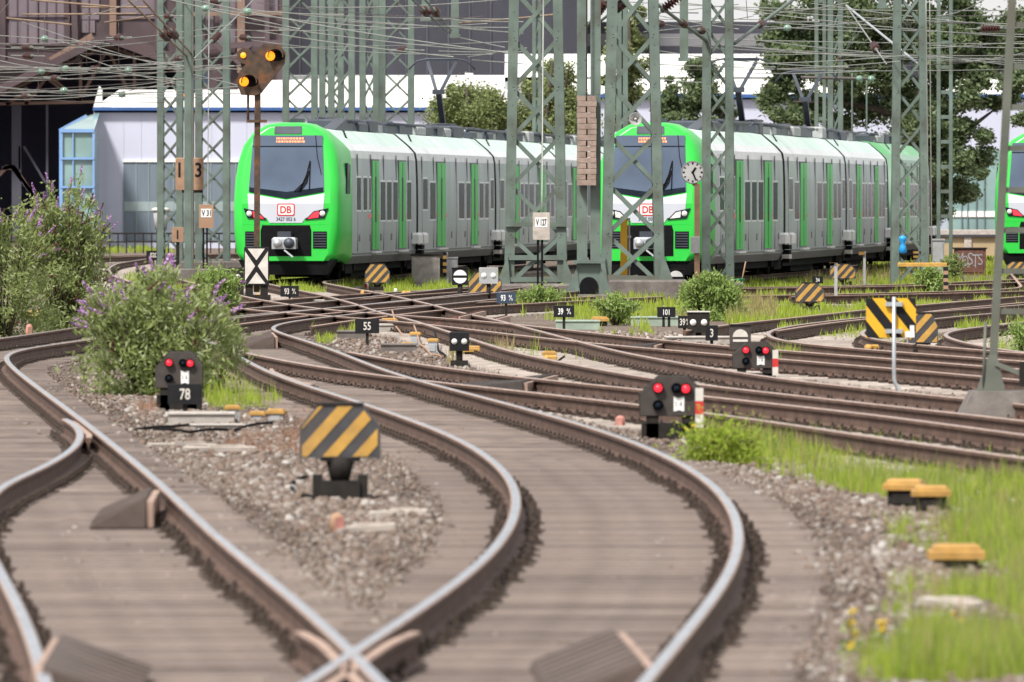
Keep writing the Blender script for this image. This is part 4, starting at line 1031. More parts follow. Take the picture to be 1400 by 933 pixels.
            b = MB(); facepanel(b, [(-1.0, 2.26), (0, 2.09), (1.0, 2.26), (.97, 1.80), (.50, 1.62), (.42, 1.50), (-.42, 1.50), (-.50, 1.62), (-.97, 1.80)][::1], .016, 0, .02); mk = b.build('mask', M['mask'], ns)
            # emblem: red outlined rectangle with DB
            b = MB(); def_r = .03
            def rrect(cx, cz, w, h, r): 
                out = []
                for (sx, sz, a0) in ((1, 1, 0), (-1, 1, math.pi/2), (-1, -1, math.pi), (1, -1, 1.5*math.pi)): out += circ(cx+sx*(w/2-r), cz+sz*(h/2-r), r, 5, a0, a0+math.pi/2, True)
                return out
            b.prism(rrect(0, 1.84, .46, .32, .05), -.024, -.014, 0); b.prism(rrect(0, 1.84, .40, .26, .035), -.027, -.02, 1)
            b.text('DB', (0, -.029, 1.84), .19, 0, .34, .9, .03); b.build('emblem', [M['red'], M['white']], ns)
            b = MB(); b.text(num, (0, -.024, 1.60), .095, 0, .5, .95, .005); b.build('fleet_number', M['ink'], ns)
            for sx in (-1, 1):
                b = MB(); b.prism([(sx*.50, 1.58), (sx*1.0, 1.62), (sx*1.10, 1.88), (sx*.72, 1.80)][::sx], -.03, .02); hl = b.build('headlight', M['glass'], ns)
                b = MB(); b.prism([(sx*.57, 1.61), (sx*.84, 1.64), (sx*.86, 1.80), (sx*.73, 1.77)][::sx], -.036, -.026); b.build('lamp_lens', M['redlamp'] if lit == 'red' else M['lampw'], hl)
                b = MB(); b.lathe((sx*.95, -.03, 1.74), [(.075, 0), (.07, -.012), (.001, -.02)], 'Y', 14); b.build('round_lens', M['lampw'], hl)
                b = MB(); b.prism([(sx*.70, .84), (sx*1.06, .84), (sx*1.06, 1.28), (sx*.70, 1.28)][::sx], -.012, .02)
                for q in range(6): b.box((sx*.88, -.016, .89+q*.068), (.33, .02, .03), 1)
                b.build('grille', [M['black'], M['tdark']], ns)
                b = MB(); b.add([(sx*1.445, 1.15, 2.25), (sx*1.445, 1.95, 2.25), (sx*1.445, 2.0, 3.0), (sx*1.43, 1.55, 3.05), (sx*1.30, 1.15, 2.25), (sx*1.30, 1.95, 2.25), (sx*1.30, 2.0, 3.0), (sx*1.30, 1.55, 3.05)], [(0,1,2,3), (0,4,5,1), (1,5,6,2), (2,6,7,3), (3,7,4,0)]); b.build('side_window', M['glass'], ns)
            b = MB(); b.prism([(-.66, .64), (.66, .64), (.66, 1.30), (.62, 1.44), (-.62, 1.44), (-.66, 1.30)], -.006, .03); b.build('coupler_bay', M['black'], ns)
            b = MB(); facepanel(b, [(-1.13, 1.455), (1.13, 1.455), (1.13, 1.475), (-1.13, 1.475)], .004, 0, .01); b.build('seam', M['tdoor'], ns)
            b = MB(); b.cbox((0, -.25, .98), (.62, .5, .3), .05); b.box((0, -.22, 1.2), (.34, .4, .16), 1); b.cyl((-.16, -.6, .98), (-.16, -.4, .98), .11, .13, n=12); b.cyl((.14, -.55, .98), (.14, -.4, .98), .14, n=12, m=1); b.bar((.02, -.5, .8), (.25, -.55, .62), .04, .04)
            b.build('coupler', [M['galv'], M['tdark']], ns)
            b = MB(); b.add([(-1.25, .05, .55), (1.25, .05, .55), (1.05, .1, .16), (-1.05, .1, .16), (-1.25, .9, .55), (1.25, .9, .55), (1.05, .7, .16), (-1.05, .7, .16)], [(0,1,2,3), (4,7,6,5), (0,4,5,1), (1,5,6,2), (2,6,7,3), (3,7,4,0)]); b.build('plough', M['black'], ns)
            b = MB(); b.box((.12, 1.5, 4.12), (.34, .4, .16)); b.build('roof_antenna', M['tdark'], ns)
            b = MB(); b.add([(.25, 5.4, 3.95), (.62, 5.4, 3.93), (.62, 8.6, 3.95), (.25, 8.6, 3.98), (.3, 6.6, 4.08), (.6, 6.6, 4.06), (.6, 8.5, 4.26), (.3, 8.5, 4.28)], [(0,1,2,3), (4,7,6,5), (0,4,5,1), (1,5,6,2), (2,6,7,3), (3,7,4,0)]); b.build('roof_pod', M['tdark'], ns)
        for (pc, pt, hgt) in pfs:
            if pc == ci:
                b = MB(); zt = 4.2
                b.bar((0, pt+1.2, zt), (0, pt-.3, zt+.55*hgt), .16, .16)
                b.bar((-.06, pt-.3, zt+.55*hgt), (-.42, pt+.7, zt+hgt), .09); b.bar((.06, pt-.3, zt+.55*hgt), (.42, pt+.7, zt+hgt), .09)
                b.box((0, pt-.3, zt+.55*hgt), (.36, .14, .14)); b.box((0, pt+1.2, zt), (.9, .8, .2))
                b.tube([(-1.0, pt+.7, zt+hgt-.22), (-.75, pt+.7, zt+hgt+.04), (-.45, pt+.7, zt+hgt+.1), (.45, pt+.7, zt+hgt+.1), (.75, pt+.7, zt+hgt+.04), (1.0, pt+.7, zt+hgt-.22)], .03, 6)
                b.bar((-.5, pt+.85, zt+hgt+.06), (.5, pt+.85, zt+hgt+.06), .06)
                b.build('pantograph', M['tdark'], bd)
        x += L*mm; y += L
    return root
train('green and silver train at left, fully visible front with the number below the logo', (-5.83, 240), [(18.3, .097), (22, .097), (21, .097), (20, .097), (18, .1)], pfs=((1, 19.6, 2.0),))
train('green and silver train at right, its front behind lattice masts and the clock', (3.51, 240), [(18.3, .1437), (22, .1136), (18.2, .1095)], lit='white', num='3427 008 3', pfs=((1, 1.8, 1.75), (2, 2.7, 1.7)))
train('partly hidden train cut off by the right edge of the photo', (15.55, 273), [(18.3, .12), (22, .12)], num='3427 011 7')
train('rear green and silver train seen behind the right lattice mast', (11.0, 300), [(17.5, .105)], first=False, mats=('tmint', 'tgrey', 'tmint', 'tgroof'))
# ================================================================ catenary masts
def lattice(px0, px1, d, label, top=12.0, zb=0.0, dep=None, tpx=None, npan=None, leg=.14, brace='x', mt='mast', found=None, lean=0.0, brw=.06, bt=.016):
    """lattice mast: four (or two) legs, crossed bracing on each face; px0/px1 outer edges of the legs at the foot"""
    s = S(d); w = (px1-px0)/s - leg; xc = ((px0+px1)/2-CX)/s; dep = w if dep is None else dep
    tw = w*(tpx or 1.0); td = dep*(tpx or 1.0)
    t = thing('catenary_mast', label, 'catenary mast', (xc, d, 0), 0, 'green lattice catenary masts')
    h = top
    def P(sx, sy, z):
        f = (z-zb)/(h-zb); k = 1-f
        return Vector((sx*(w*k+tw*f)/2 + lean*f, sy*(dep*k+td*f)/2, z))
    for sx in (-1, 1):
        for sy in ((-1, 1) if dep > .05 else (0,)):
            b = MB()
            a, c = P(sx, sy, zb), P(sx, sy, h)
            b.bar(a, c, .02, leg)             # web
            off = Vector((-sx*leg/2*.0, -sy*leg/2, 0)) if sy else Vector((0, 0, 0))
            vs = []
            n = 1
            bb = MB()
            # angle section: a front plate and a side plate
            for p, q in ((a, c),):
                for (dx0, dx1, dy0, dy1) in ((-leg/2, leg/2, -.012, .012), (sx*leg/2-.012, sx*leg/2+.012, -.0, leg*.8*(-sy if sy else 1))):
                    vs = [(z.x+dx, z.y+dy, z.z) for z in (p, q) for dx, dy in ((dx0, dy0), (dx1, dy0), (dx1, dy1), (dx0, dy1))]
                    bb.add(vs, [(0,1,2,3), (7,6,5,4), (0,4,5,1), (1,5,6,2), (2,6,7,3), (3,7,4,0)])
            # rivets on the front plate
            if d < 260:
                z = zb+.3
                while z < min(h, 8):
                    k = (z-zb)/(h-zb); q = a.lerp(c, k); bb.box((q.x, q.y-.016, q.z), (.03, .012, .03)); z += .45
            bb.build('leg', M[mt], t)
    b = MB(); npan = npan or max(3, int((h-zb)/(w*1.05)))
    zs = [zb + (h-zb)*i/npan for i in range(npan+1)]
    for i in range(npan):
        for sy in ((-1, 1) if dep > .05 else (0,)):
            e = Vector((0, .03*(-sy if sy else 1), 0)); e2 = e*1.9
            if brace == 'x':
                b.bar(P(-1, sy, zs[i])+e, P(1, sy, zs[i+1])+e, brw, bt); b.bar(P(1, sy, zs[i])+e2*1.4, P(-1, sy, zs[i+1])+e2*1.4, brw, bt)
            elif brace == 'z':
                if i % 2: b.bar(P(-1, sy, zs[i])+e, P(1, sy, zs[i+1])+e, brw, .016)
                else: b.bar(P(1, sy, zs[i])+e, P(-1, sy, zs[i+1])+e, brw, .016)
            else: b.bar(P(-1, sy, zs[i]+.2)+e, P(1, sy, zs[i]+.2)+e, brw*1.3, .03)
        if dep > .05:
            for sx in (-1, 1):
                e = Vector((-.02*sx, 0, 0))
                if brace == 'x': b.bar(P(sx, -1, zs[i])+e, P(sx, 1, zs[i+1])+e, .016, brw)
                if brace in 'xz': b.bar(P(sx, 1, zs[i])+e*2, P(sx, -1, zs[i+1])+e*2, .016, brw)
    b.build('bracing', M[mt], t)
    if found:
        fw, fd, fh, fx = found
        b = MB(); b.cbox((fx, 0, fh/2), (fw, fd, fh), .05); b.build('footing', M['concrete'], t)
    return t, P
t, P = lattice(690, 775, 226, 'big tapering lattice mast left of the stacked counterweights', top=11, zb=.30, tpx=.72, dep=1.5, leg=.23, brw=.10, bt=.045, found=(2.1, 2.6, .32, .05), npan=9)
b = MB(); b.bar((-.75, -.8, .95), (.75, -.8, .95), .12, .05); b.bar((-.75, -.8, 1.75), (.75, -.8, 1.75), .10, .05); b.bar((-.8, -.8, .42), (.8, -.8, .42), .12, .06); b.build('cross_rail', M['mast'], t)
for sx in (-1, 1): b = MB(); b.add([(sx*.95, -.86, .32), (sx*.62, -.86, .32), (sx*.68, -.86, 1.0), (sx*.95, -.84, .32), (sx*.62, -.84, .32), (sx*.68, -.84, 1.0)], [(0,1,2), (5,4,3), (0,3,4,1), (1,4,5,2), (2,5,3,0)]); b.build('gusset', M['mast'], t)
t, P = lattice(822, 908, 222, 'big tapering lattice mast right of the stacked counterweights', top=11, zb=.34, tpx=.62, dep=1.5, leg=.23, brw=.10, bt=.045, found=(1.9, 2.4, .45, .35), npan=9, brace='x')
b = MB(); b.bar((-.8, -.8, .5), (.85, -.8, .46), .14, .06); b.build('cross_rail', M['mast_d'], t)
for sx in (-1, 1): b = MB(); b.add([(sx*.98, -.86, .36), (sx*.6, -.86, .36), (sx*.7, -.86, 1.1), (sx*.98, -.84, .36), (sx*.6, -.84, .36), (sx*.7, -.84, 1.1)], [(0,1,2), (5,4,3), (0,3,4,1), (1,4,5,2), (2,5,3,0)]); b.build('gusset', M['mast'], t)
# double channel post with counterweights
d = 215; s = S(d); t = thing('counterweight_post', 'twin channel green post carrying a stack of concrete counterweights', 'catenary mast', ((805-CX)/s, d, 0))
for q in (-.155, .155):
    b = MB(); b.box((q, -.09, 5.7), (.24, .016, 10.6)); b.box((q-.11, .0, 5.7), (.018, .17, 10.6)); b.box((q+.11, .0, 5.7), (.018, .17, 10.6))
    z = .6
    while z < 8: b.box((q-.06, -.1, z), (.035, .014, .035)); b.box((q+.06, -.1, z+.2), (.035, .014, .035)); z += .8
    b.build('channel', M['mast'], t)
b = MB(); b.box((0, -.12, .92), (.72, .3, .07)); b.box((0, -.1, .6), (.56, .03, .6))
for sx in (-1, 1): b.add([(sx*.58, -.14, .1), (sx*.2, -.14, .1), (sx*.27, -.14, .8), (sx*.58, -.11, .1), (sx*.2, -.11, .1), (sx*.27, -.11, .8)], [(0,1,2), (5,4,3), (0,3,4,1), (1,4,5,2), (2,5,3,0)])
b.build('foot_plate', M['mast'], t)
b = MB(); b.prism(circ(0, .36, .21, 18, 0, math.pi, True) + [(-.21, .14), (.21, .14)], -.18, -.145); b.build('black_disc', M['black'], t)
b = MB(); b.cbox((.1, .0, .07), (1.25, 1.1, .2), .03); b.build('footing', M['concrete'], t)
cw = thing('counterweight_stack', 'stack of pale brown concrete counterweights hanging before the twin channel post', 'counterweight', ((802-CX)/s, d-.34, 0))
z1, z0 = zat(131, d), zat(254, d); n = 16; hh = (z1-z0)/n
for i in range(n):
    b = MB(); z = z0+hh*(i+.5); ww = 26/s; jx = R.uniform(-.012, .012)
    if i % 2: b.box((jx-ww*.27, 0, z), (ww*.46, .3, hh-.012)); b.box((jx+ww*.27, 0, z), (ww*.46, .3, hh-.012))
    else: b.cbox((jx, 0, z), (ww, .3, hh-.012), .008)
    b.build('weight_slab', M['brick'], cw)
b = MB(); b.box((0, .02, (z0+z1)/2+1.4), (.03, .03, z1-z0+2.8)); b.build('hanger_rod', M['dark'], cw)
# the other masts
lattice(960, 1003, 232, 'slim lattice mast right of the clock in front of the right train', top=11, dep=.55, leg=.20, tpx=.9, brw=.07, npan=15, brace='x', found=(1.1, 1.0, .3, .1))
lattice(1218, 1269, 254, 'lattice mast at right with pale cables running down it', top=11.5, dep=.7, leg=.20, tpx=.72, brw=.075, npan=13, brace='x')
t, P = lattice(1281, 1302, 300, 'narrow ladder-like mast before the dark tree at right', top=12, dep=.0, leg=.11, brace='h', npan=15, brw=.09)
lattice(1114, 1129, 330, 'narrow ladder-like mast above the roof of the right train', top=12.5, dep=.0, leg=.12, brace='h', npan=15, brw=.09)
lattice(1132, 1152, 322, 'slim lattice mast behind the roof of the right train', top=12.5, dep=.3, leg=.17, brace='x', npan=14)
lattice(216, 250, 292, 'left lattice mast behind the grey lidded bin', top=12, dep=.9, leg=.19, brace='x', npan=17, mt='mast', brw=.06, found=(1.2, 1.2, .3, 0))
lattice(268, 314, 280, 'lattice mast right of the green beam mast near the signal', top=12, dep=.9, leg=.19, brace='x', npan=14, mt='mast', brw=.06, found=(1.9, 1.6, .5, 0))
for (a, c, dd, lab) in ((387, 434, 335, 'leftmost of the lattice masts above the roof of the left train'), (437, 470, 350, 'second from left of the lattice masts above the left train roof'), (449, 485, 330, 'third from left of the lattice masts above the left train roof'), (492, 518, 345, 'fourth from left of the lattice masts above the left train roof'), (519, 566, 338, 'rightmost of the lattice masts above the roof of the left train')):
    lattice(a, c, dd, lab, top=13, dep=.9, leg=.22, brace='x', npan=13, brw=.07)
lattice(728, 740, 330, 'distant slim mast seen through the big left lattice mast', top=12, dep=.3, leg=.12, brace='x', npan=18)
lattice(843, 858, 262, 'slim mast seen through the big right lattice mast', top=12, dep=.3, leg=.17, brace='z', npan=18)
# solid beam mast
d = 262; s = S(d); t = thing('beam_mast', 'solid green steel beam mast rising in front of the left lattice masts', 'catenary mast', ((258.5-CX)/s, d, 0))
b = MB(); b.box((-.03, -.1, 6), (.20, .02, 12)); b.box((-.03, .1, 6), (.20, .02, 12)); b.box((-.03, 0, 6), (.016, .18, 12)); b.box((.10, 0, 6), (.05, .24, 12), 1); b.build('beam', [M['mast'], M['mast_d']], t)  # right flange darker: the shade away from the sun is put into its colour
b = MB(); b.cbox((0, 0, .2), (1.3, 1.0, .4), .03); b.build('footing', M['concrete'], t)
# near ladder mast at right edge
d = 98.0; s = S(d); X = lambda px: (px-CX)/s
t = thing('ladder_mast', 'grey green ladder-like mast on a concrete base at the right edge', 'signal mast', (X(1360), d, 0))
x0 = X(1360); zt = 5.2; xl = lambda z: X(1357)-x0 + (X(1383.5)-X(1357))*(z-zat(515, d))/(zat(0, d)-zat(515, d))
wd = X(1357+150)-X(1357)
b = MB(); b.bar((xl(.4), 0, .42), (xl(zt), 0, zt), .085, .085); b.build('leg', M['mast_d'], t)
b = MB(); b.bar((xl(.4)+wd, 0, .42), (xl(zt)+wd-2*(xl(zt)-xl(.4)), 0, zt), .085, .085); b.build('leg', M['mast_d'], t)
for py in (34, 91, 147, 203, 260, 315, 371, 426):
    z = zat(py, d); b = MB(); b.bar((xl(z), .0, z), (wd-xl(z)+2*xl(.4), 0, z), .06, .05); b.build('rung', M['mast_d'], t)
b = MB(); b.add([(xl(.4)-.16, -.1, .36), (xl(.4)+.14, -.1, .36), (xl(.6)+.04, -.05, .75), (xl(.6)-.04, -.05, .75), (xl(.4)-.16, .1, .36), (xl(.4)+.14, .1, .36), (xl(.6)+.04, .05, .75), (xl(.6)-.04, .05, .75)], [(0,1,2,3), (7,6,5,4), (0,4,5,1), (1,5,6,2), (2,6,7,3), (3,7,4,0)]); b.bar((xl(.6)+.03, -.06, .66), (xl(.6)+.9, -.3, .3), .05); b.tube([(xl(.5)-.1, -.08, .38), (xl(.8)-.09, -.05, 1.1)], .018); b.build('shoe', M['mast_d'], t)
b = MB(); b.add([(xl(.4)-.40, -.5, 0), (2.0, -.5, 0), (2.0, .6, 0), (xl(.4)-.40, .6, 0), (xl(.4)-.22, -.4, .37), (2.0, -.4, .37), (2.0, .5, .37), (xl(.4)-.22, .5, .37)], [(0,3,2,1), (4,5,6,7), (0,1,5,4), (1,2,6,5), (2,3,7,6), (3,0,4,7)]); b.build('concrete_base', M['concrete'], t)
b = MB(); b.box((1.0, -.2, .55), (1.5, .1, .26)); p = b.build('number_board', M['dark'], t)
b = MB(); b.text('D64', (xl(.4)+.62, -.252, .6), .07, 0, .3); b.build('lettering', M['white_d'], p)
# hanging insulated hangers
for (px, bot, dd, lab) in ((622, 52, 260, 'pale green hanger hanging from above between the left masts and the big mast'), (935, 84, 245, 'pale green hanger hanging above the right train'), (582, 30, 262, 'short pale green hanger left of the longer one'), (1206, 12, 262, 'stub of a pale green hanger by the right lattice mast')):
    z0 = zat(bot, dd); b = MB(); b.box((0, 0, (z0+12)/2), (.22, .16, 12-z0)); b.box((0, 0, z0+.05), (.3, .24, .1))
    tag(b.build('wire_hanger', M['mast'], None, ((px-CX)/S(dd), dd, 0)), lab, 'wire hanger', 'green hangers carrying overhead wires')
# ================================================================ buildings behind the yard
def Xp(px, d): return (px-CX)/S(d)
def slab(b, px0, px1, top, bot, d, dep, m=0):
    x0, x1, z1, z0 = Xp(px0, d), Xp(px1, d), zat(top, d), zat(bot, d)
    b.box(((x0+x1)/2, dep/2, (z0+z1)/2), (x1-x0, dep, z1-z0), m)
def roofslab(b, px0, px1, top, bot, d, run, m=0, th=.25):
    """roof plane rising from its eave (front, seen at 'bot') to its ridge (back, seen at 'top')"""
    x0, x1 = Xp(px0, d), Xp(px1, d); z0 = zat(bot, d); z1 = zat(top, d+run)
    b.add([(x0, 0, z0), (x1, 0, z0), (x1, run, z1), (x0, run, z1), (x0, 0, z0-th), (x1, 0, z0-th), (x1, run, z1-th), (x0, run, z1-th)], [(0,1,2,3), (7,6,5,4), (0,4,5,1), (1,5,6,2), (2,6,7,3), (3,7,4,0)], m)
# hall with white roof and blue trim
d = 440; t = thing('white_hall', 'long pale hall with a white roof and blue eave trim behind the left train', 'hall', (0, d, 0))
b = MB(); x0, x1 = Xp(128.5, d), Xp(700, d); z1 = zat(150.5, d); b.box(((x0+x1)/2, 14, z1/2), (x1-x0, 28, z1)); wl = b.build('wall', M['hallwall'], t)
b = MB(); slab(b, 127.5, 700.5, 147, 151.5, d, .3); b.v = [(v[0], v[1]-.35, v[2]) for v in b.v]; b.build('eave_trim', M['hallblue'], t)
b = MB(); roofslab(b, 129, 700, 123, 147, d, 28); rf = b.build('roof', M['hallwhite'], t)
b = MB(); b.add([(Xp(128, d), -.2, zat(147, d)), (Xp(140, d), -.2, zat(147, d)), (Xp(140, d), -.2, zat(123, d)), (Xp(136, d), -.2, zat(117, d)), (Xp(128, d), .3, zat(147, d)), (Xp(140, d), .3, zat(147, d)), (Xp(140, d), .3, zat(123, d)), (Xp(136, d), .3, zat(117, d))], [(0,1,2,3), (7,6,5,4), (0,4,5,1), (1,5,6,2), (2,6,7,3), (3,7,4,0)]); b.build('gable_edge', M['hallwhite'], rf)
b = MB(); slab(b, 169, 420, 222, 329, d, .2); b.v = [(v[0], v[1]-.06, v[2]) for v in b.v]; dr = b.build('sliding_door', M['halldoor'], t)
b = MB(); slab(b, 170, 420, 276, 289, d, .2); b.v = [(v[0], v[1]-.08, v[2]) for v in b.v]; b.build('window_band', M['halldoor2'], dr)
b = MB()
for px in list(range(145, 700, 24)): slab(b, px, px+.35, 153, 221 if px > 166 else 329, d, .2)
b.v = [(v[0], v[1]-.02, v[2]) for v in b.v]; b.build('panel_joints', M['mask'], wl)
b = MB()
for px in range(186, 420, 17): slab(b, px, px+.9, 223, 329, d, .2)
b.v = [(v[0], v[1]-.1, v[2]) for v in b.v]; b.build('door_ribs', M['halldoor2'], dr)
b = MB(); slab(b, 168, 421, 219.5, 222, d, .2); b.v = [(v[0], v[1]-.12, v[2]) for v in b.v]; b.build('lintel', M['white'], dr)
# upper rear hall roof
d = 470; t = thing('upper_hall', 'higher white roofed hall rising behind the blue trimmed hall', 'hall', (0, d, 0))
b = MB(); slab(b, 322, 900, 131, 329, d, 20); b.build('wall', M['grey'], t)
b = MB(); roofslab(b, 322, 900, 103, 128, d, 22); b.build('roof', M['hallwhite'], t)
b = MB()
for px in (640, 727): b.cyl((Xp(px, d), 12, zat(112, d)), (Xp(px, d), 12, zat(96, d)), .22, n=10)
b.build('roof_vent', M['white'], t)
# right halls
d = 440; t = thing('white_hall', 'pale hall with a white roof and blue trim behind the right train and trees', 'hall', (0, d, 0))
b = MB(); slab(b, 760, 1500, 133, 329, d, 24); b.build('wall', M['hallwall'], t)
b = MB(); slab(b, 759, 1501, 129, 134, d, .3); b.v = [(v[0], v[1]-.35, v[2]) for v in b.v]; b.build('eave_trim', M['hallblue'], t)
b = MB(); roofslab(b, 760, 1500, 108, 129, d, 24); b.build('roof', M['hallwhite'], t)
d = 468; t = thing('upper_hall', 'white roofed upper hall ending beside the dark tree at right', 'hall', (0, d, 0))
b = MB(); slab(b, 690, 1056, 106, 329, d, 18); b.build('wall', M['grey'], t)
b = MB(); roofslab(b, 690, 1057, 74, 105, d, 18); b.build('roof', M['hallwhite'], t)
d = 490; t = thing('dark_hall', 'dark low industrial block behind the right hand tree', 'hall', (0, d, 0))
b = MB(); slab(b, 1050, 1420, 84, 329, d, 14); b.build('wall', M['navy'], t)
b = MB(); slab(b, 1048, 1422, 80, 84.2, d, 14.4); b.build('roof', M['viad'], t)
# elevated viaduct
d = 520; t = thing('viaduct', 'dark elevated viaduct with a pale band against the white sky', 'viaduct', (0, d, 0))
b = MB(); slab(b, 790, 1420, 30, 46, d, 6); b.build('parapet', M['viad'], t)
b = MB(); slab(b, 789, 1421, 46.2, 63, d, 6.2); b.build('pale_band', M['viadl'], t)
b = MB(); slab(b, 790, 1420, 63.2, 82, d, 5.6); b.build('girder', M['viad'], t)
for px in (905, 1010, 1120, 1240, 1350):
    b = MB(); slab(b, px, px+12, 76.2, 329, d, 3); b.build('pier', M['viadl'], t)
# navy hall
d = 492; t = thing('dark_hall', 'tall windowless navy hall above the white roofs at centre left', 'hall', (0, d, 0))
b = MB(); x0, x1 = Xp(395, d), Xp(803, d); b.box(((x0+x1)/2, 12, 10), (x1-x0, 24, 20)); w_ = b.build('wall', M['navy'], t)
b = MB()
for px in range(410, 782, 29): x = Xp(px, d); b.box((x, -.03, 10), (.08, .06, 20))
b.build('panel_joints', M['viad'], w_)
b = MB(); x0, x1 = Xp(392, d), Xp(806, d); b.box(((x0+x1)/2, 12, 20.2), (x1-x0, 25, .4)); b.build('roof', M['viad'], t)
# brown hall with open gable
d = 486; t = thing('brown_hall', 'purple brown industrial hall with an open gable and dark interior at left', 'hall', (0, d, 0))
q = lambda px, py: (Xp(px, d), zat(py, d))
b = MB(); b.prism([q(-160, -110), q(-160, 331), q(-60, 331), q(-60, 152), q(0, 128), q(145, 57), q(250, 96), q(250, 331), q(396, 331), q(396, -110)], 0, .5); fc = b.build('facade', M['brownfac'], t)
b = MB(); b.prism([q(-60, 152), q(0, 128), q(145, 57), q(250, 96), q(250, 88), q(145, 46), q(0, 117), q(-60, 142)], -.6, .9); b.build('gable_edge', M['brownfac'], t)
b = MB(); slab(b, 160, 250, 22, 26, d, .3)
for (p0, p1, a, c) in ((13, 52, -30, 60), (54, 88, -30, 60), (109, 136, -30, 27), (112, 130, 28, 45), (165, 215, -30, 20), (262, 292, -30, 40), (300, 322, -20, 60), (330, 380, -30, 20)):
    slab(b, p0, p1, a, c, d, .2)
b.v = [(v[0], v[1]-.1, v[2]) for v in b.v]; b.build('wall_panel', M['brownpan'], fc)
for px, hw, p1, p0 in [(q_, .6, -30, 61) for q_ in (24, 38, 52, 64, 77, 89, 122, 262, 280)] + [(q_, 3, -60, 40 if q_ == 155 else 85) for q_ in (5, 92, 108, 155, 250, 325)] + [(50, 42, 59.5, 62), (50, 42, 23, 24)]:
    b = MB(); slab(b, px-hw, px+hw, p1, p0, d, .26); b.v = [(v[0], v[1]-.16-.002*hw, v[2]) for v in b.v]; b.build('mullion', M['brownfac'], fc)
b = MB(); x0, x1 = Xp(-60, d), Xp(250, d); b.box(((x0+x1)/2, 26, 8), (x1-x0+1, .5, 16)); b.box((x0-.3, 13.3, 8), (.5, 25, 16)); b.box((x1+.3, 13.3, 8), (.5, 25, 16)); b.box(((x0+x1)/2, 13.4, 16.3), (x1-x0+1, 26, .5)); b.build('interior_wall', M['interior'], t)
for i, (p, c, w_) in enumerate((((-20, 92), (70, 84), .5), ((70, 84), (128, 50), .4), ((160, 50), (250, 84), .4), ((100, -40), (104, 62), .3), ((155, -40), (155, 52), .35), ((215, -40), (218, 70), .35), ((258, -40), (258, 128), .45), ((330, -40), (330, 100), .4), ((365, -40), (366, 100), .25), ((255, 66), (396, 58), .3), ((255, 20), (396, 18), .22), ((292, 60), (345, 100), .2), ((345, 60), (292, 100), .2))):
    b = MB(); a1, c1 = q(*p), q(*c); b.bar((a1[0], -.32-.012*i, a1[1]), (c1[0], -.32-.012*i, c1[1]), w_, .2); b.build('facade_beam', M['truss' if i % 3 == 1 else 'brownfac'], t)
def tr(b, p, c, w=.16): a1, c1 = q(*p), q(*c); b.bar((a1[0], 2, a1[1]), (c1[0], 2, c1[1]), w, .2)
b = MB()
for p, c in (((-60, 143), (128, 139)), ((145, 66), (106, 138)), ((145, 66), (180, 138)), ((108, 74), (108, 139)), ((182, 74), (182, 138)), ((61, 106), (33, 142)), ((61, 106), (106, 138)), ((33, 118), (33, 142)), ((6, 143), (33, 125)), ((0, 129), (145, 62)), ((145, 62), (250, 101)), ((66, 104), (106, 139))): tr(b, p, c)
b.build('roof_truss', M['truss'], t)
b = MB(); tr(b, (20, 143), (20, 330), .5); tr(b, (0, 230), (14, 228), .2); tr(b, (14, 228), (45, 270), .22); tr(b, (30, 200), (60, 250), .12); tr(b, (62, 143), (62, 330), .12); b.build('column', M['viad'], t)
b = MB(); tr(b, (-10, 245), (6, 229), .2); tr(b, (4, 229), (18, 229), .25); tr(b, (17, 229), (46, 272), .2); tr(b, (24, 200), (24, 232), .1); b.build('stair', M['truss'], t)
# glass lean-to
d = 434; t = thing('glass_lean_to', 'teal glass lean-to with a light blue frame at the end of the white hall', 'lean-to', (0, d, 0))
q = lambda px, py: (Xp(px, d), zat(py, d))
b = MB(); b.prism([q(84, 329), q(128, 329), q(128, 180), q(84, 180)], .05, 5.5); b.build('glass_wall', M['tealglass'], t)
b = MB(); a0, a1, a2 = q(83, 178), q(129, 178), q(129, 152); b.add([(a0[0], 0, a0[1]), (a1[0], 0, a1[1]), (a1[0], 6, a2[1]), (a0[0]+.9, 6, a2[1]-.2), (a0[0], 0, a0[1]-.06), (a1[0], 0, a1[1]-.06)], [(0,1,2,3), (0,4,5,1)]); b.build('glass_roof', M['tealglass'], t)
b = MB()
for px, w in ((83.5, .16), (128, .1), (100, .05)): b.bar((q(px, 0)[0], -.03, 0), (q(px, 0)[0], -.03, q(0, 178)[1]), w, .1)
for py, w in ((179, .16), (217, .1), (256, .1)): b.bar((q(83, 0)[0], -.06, q(0, py)[1]), (q(129, 0)[0], -.06, q(0, py)[1]), w, .1)
b.bar((q(83, 0)[0], 0, q(0, 178)[1]), (q(83, 0)[0]+.9, 6, q(0, 152)[1]-.2), .14); b.build('frame', M['frameblue'], t)
# right: teal block and beige low wall
d = 425; t = thing('teal_block', 'grey teal clad block between the dark tree and the right edge train', 'building', (0, d, 0))
b = MB(); slab(b, 1296, 1420, 205, 330, d, 8); b.build('wall', M['tealglass'], t)
b = MB(); slab(b, 1296, 1420, 289, 297, d, 8); b.v = [(v[0], v[1]-.06, v[2]) for v in b.v]; b.build('pale_strip', M['hallwhite'], t)
b = MB()
for px in (1314, 1322, 1334, 1345): slab(b, px, px+1, 206, 329, d, .2)
b.v = [(v[0], v[1]-.1, v[2]) for v in b.v]; b.build('cladding_joint', M['halldoor'], t)
d = 345; t = thing('beige_shed', 'low beige shed with a flat grey roof edge behind the graffiti box', 'shed', (0, d, 0))
b = MB(); slab(b, 1284, 1420, 324, 349.5, d, 6); b.build('wall', M['beige'], t)
b = MB(); slab(b, 1282, 1422, 315, 321, d, 6.3); b.build('roof', M['plank'], t)
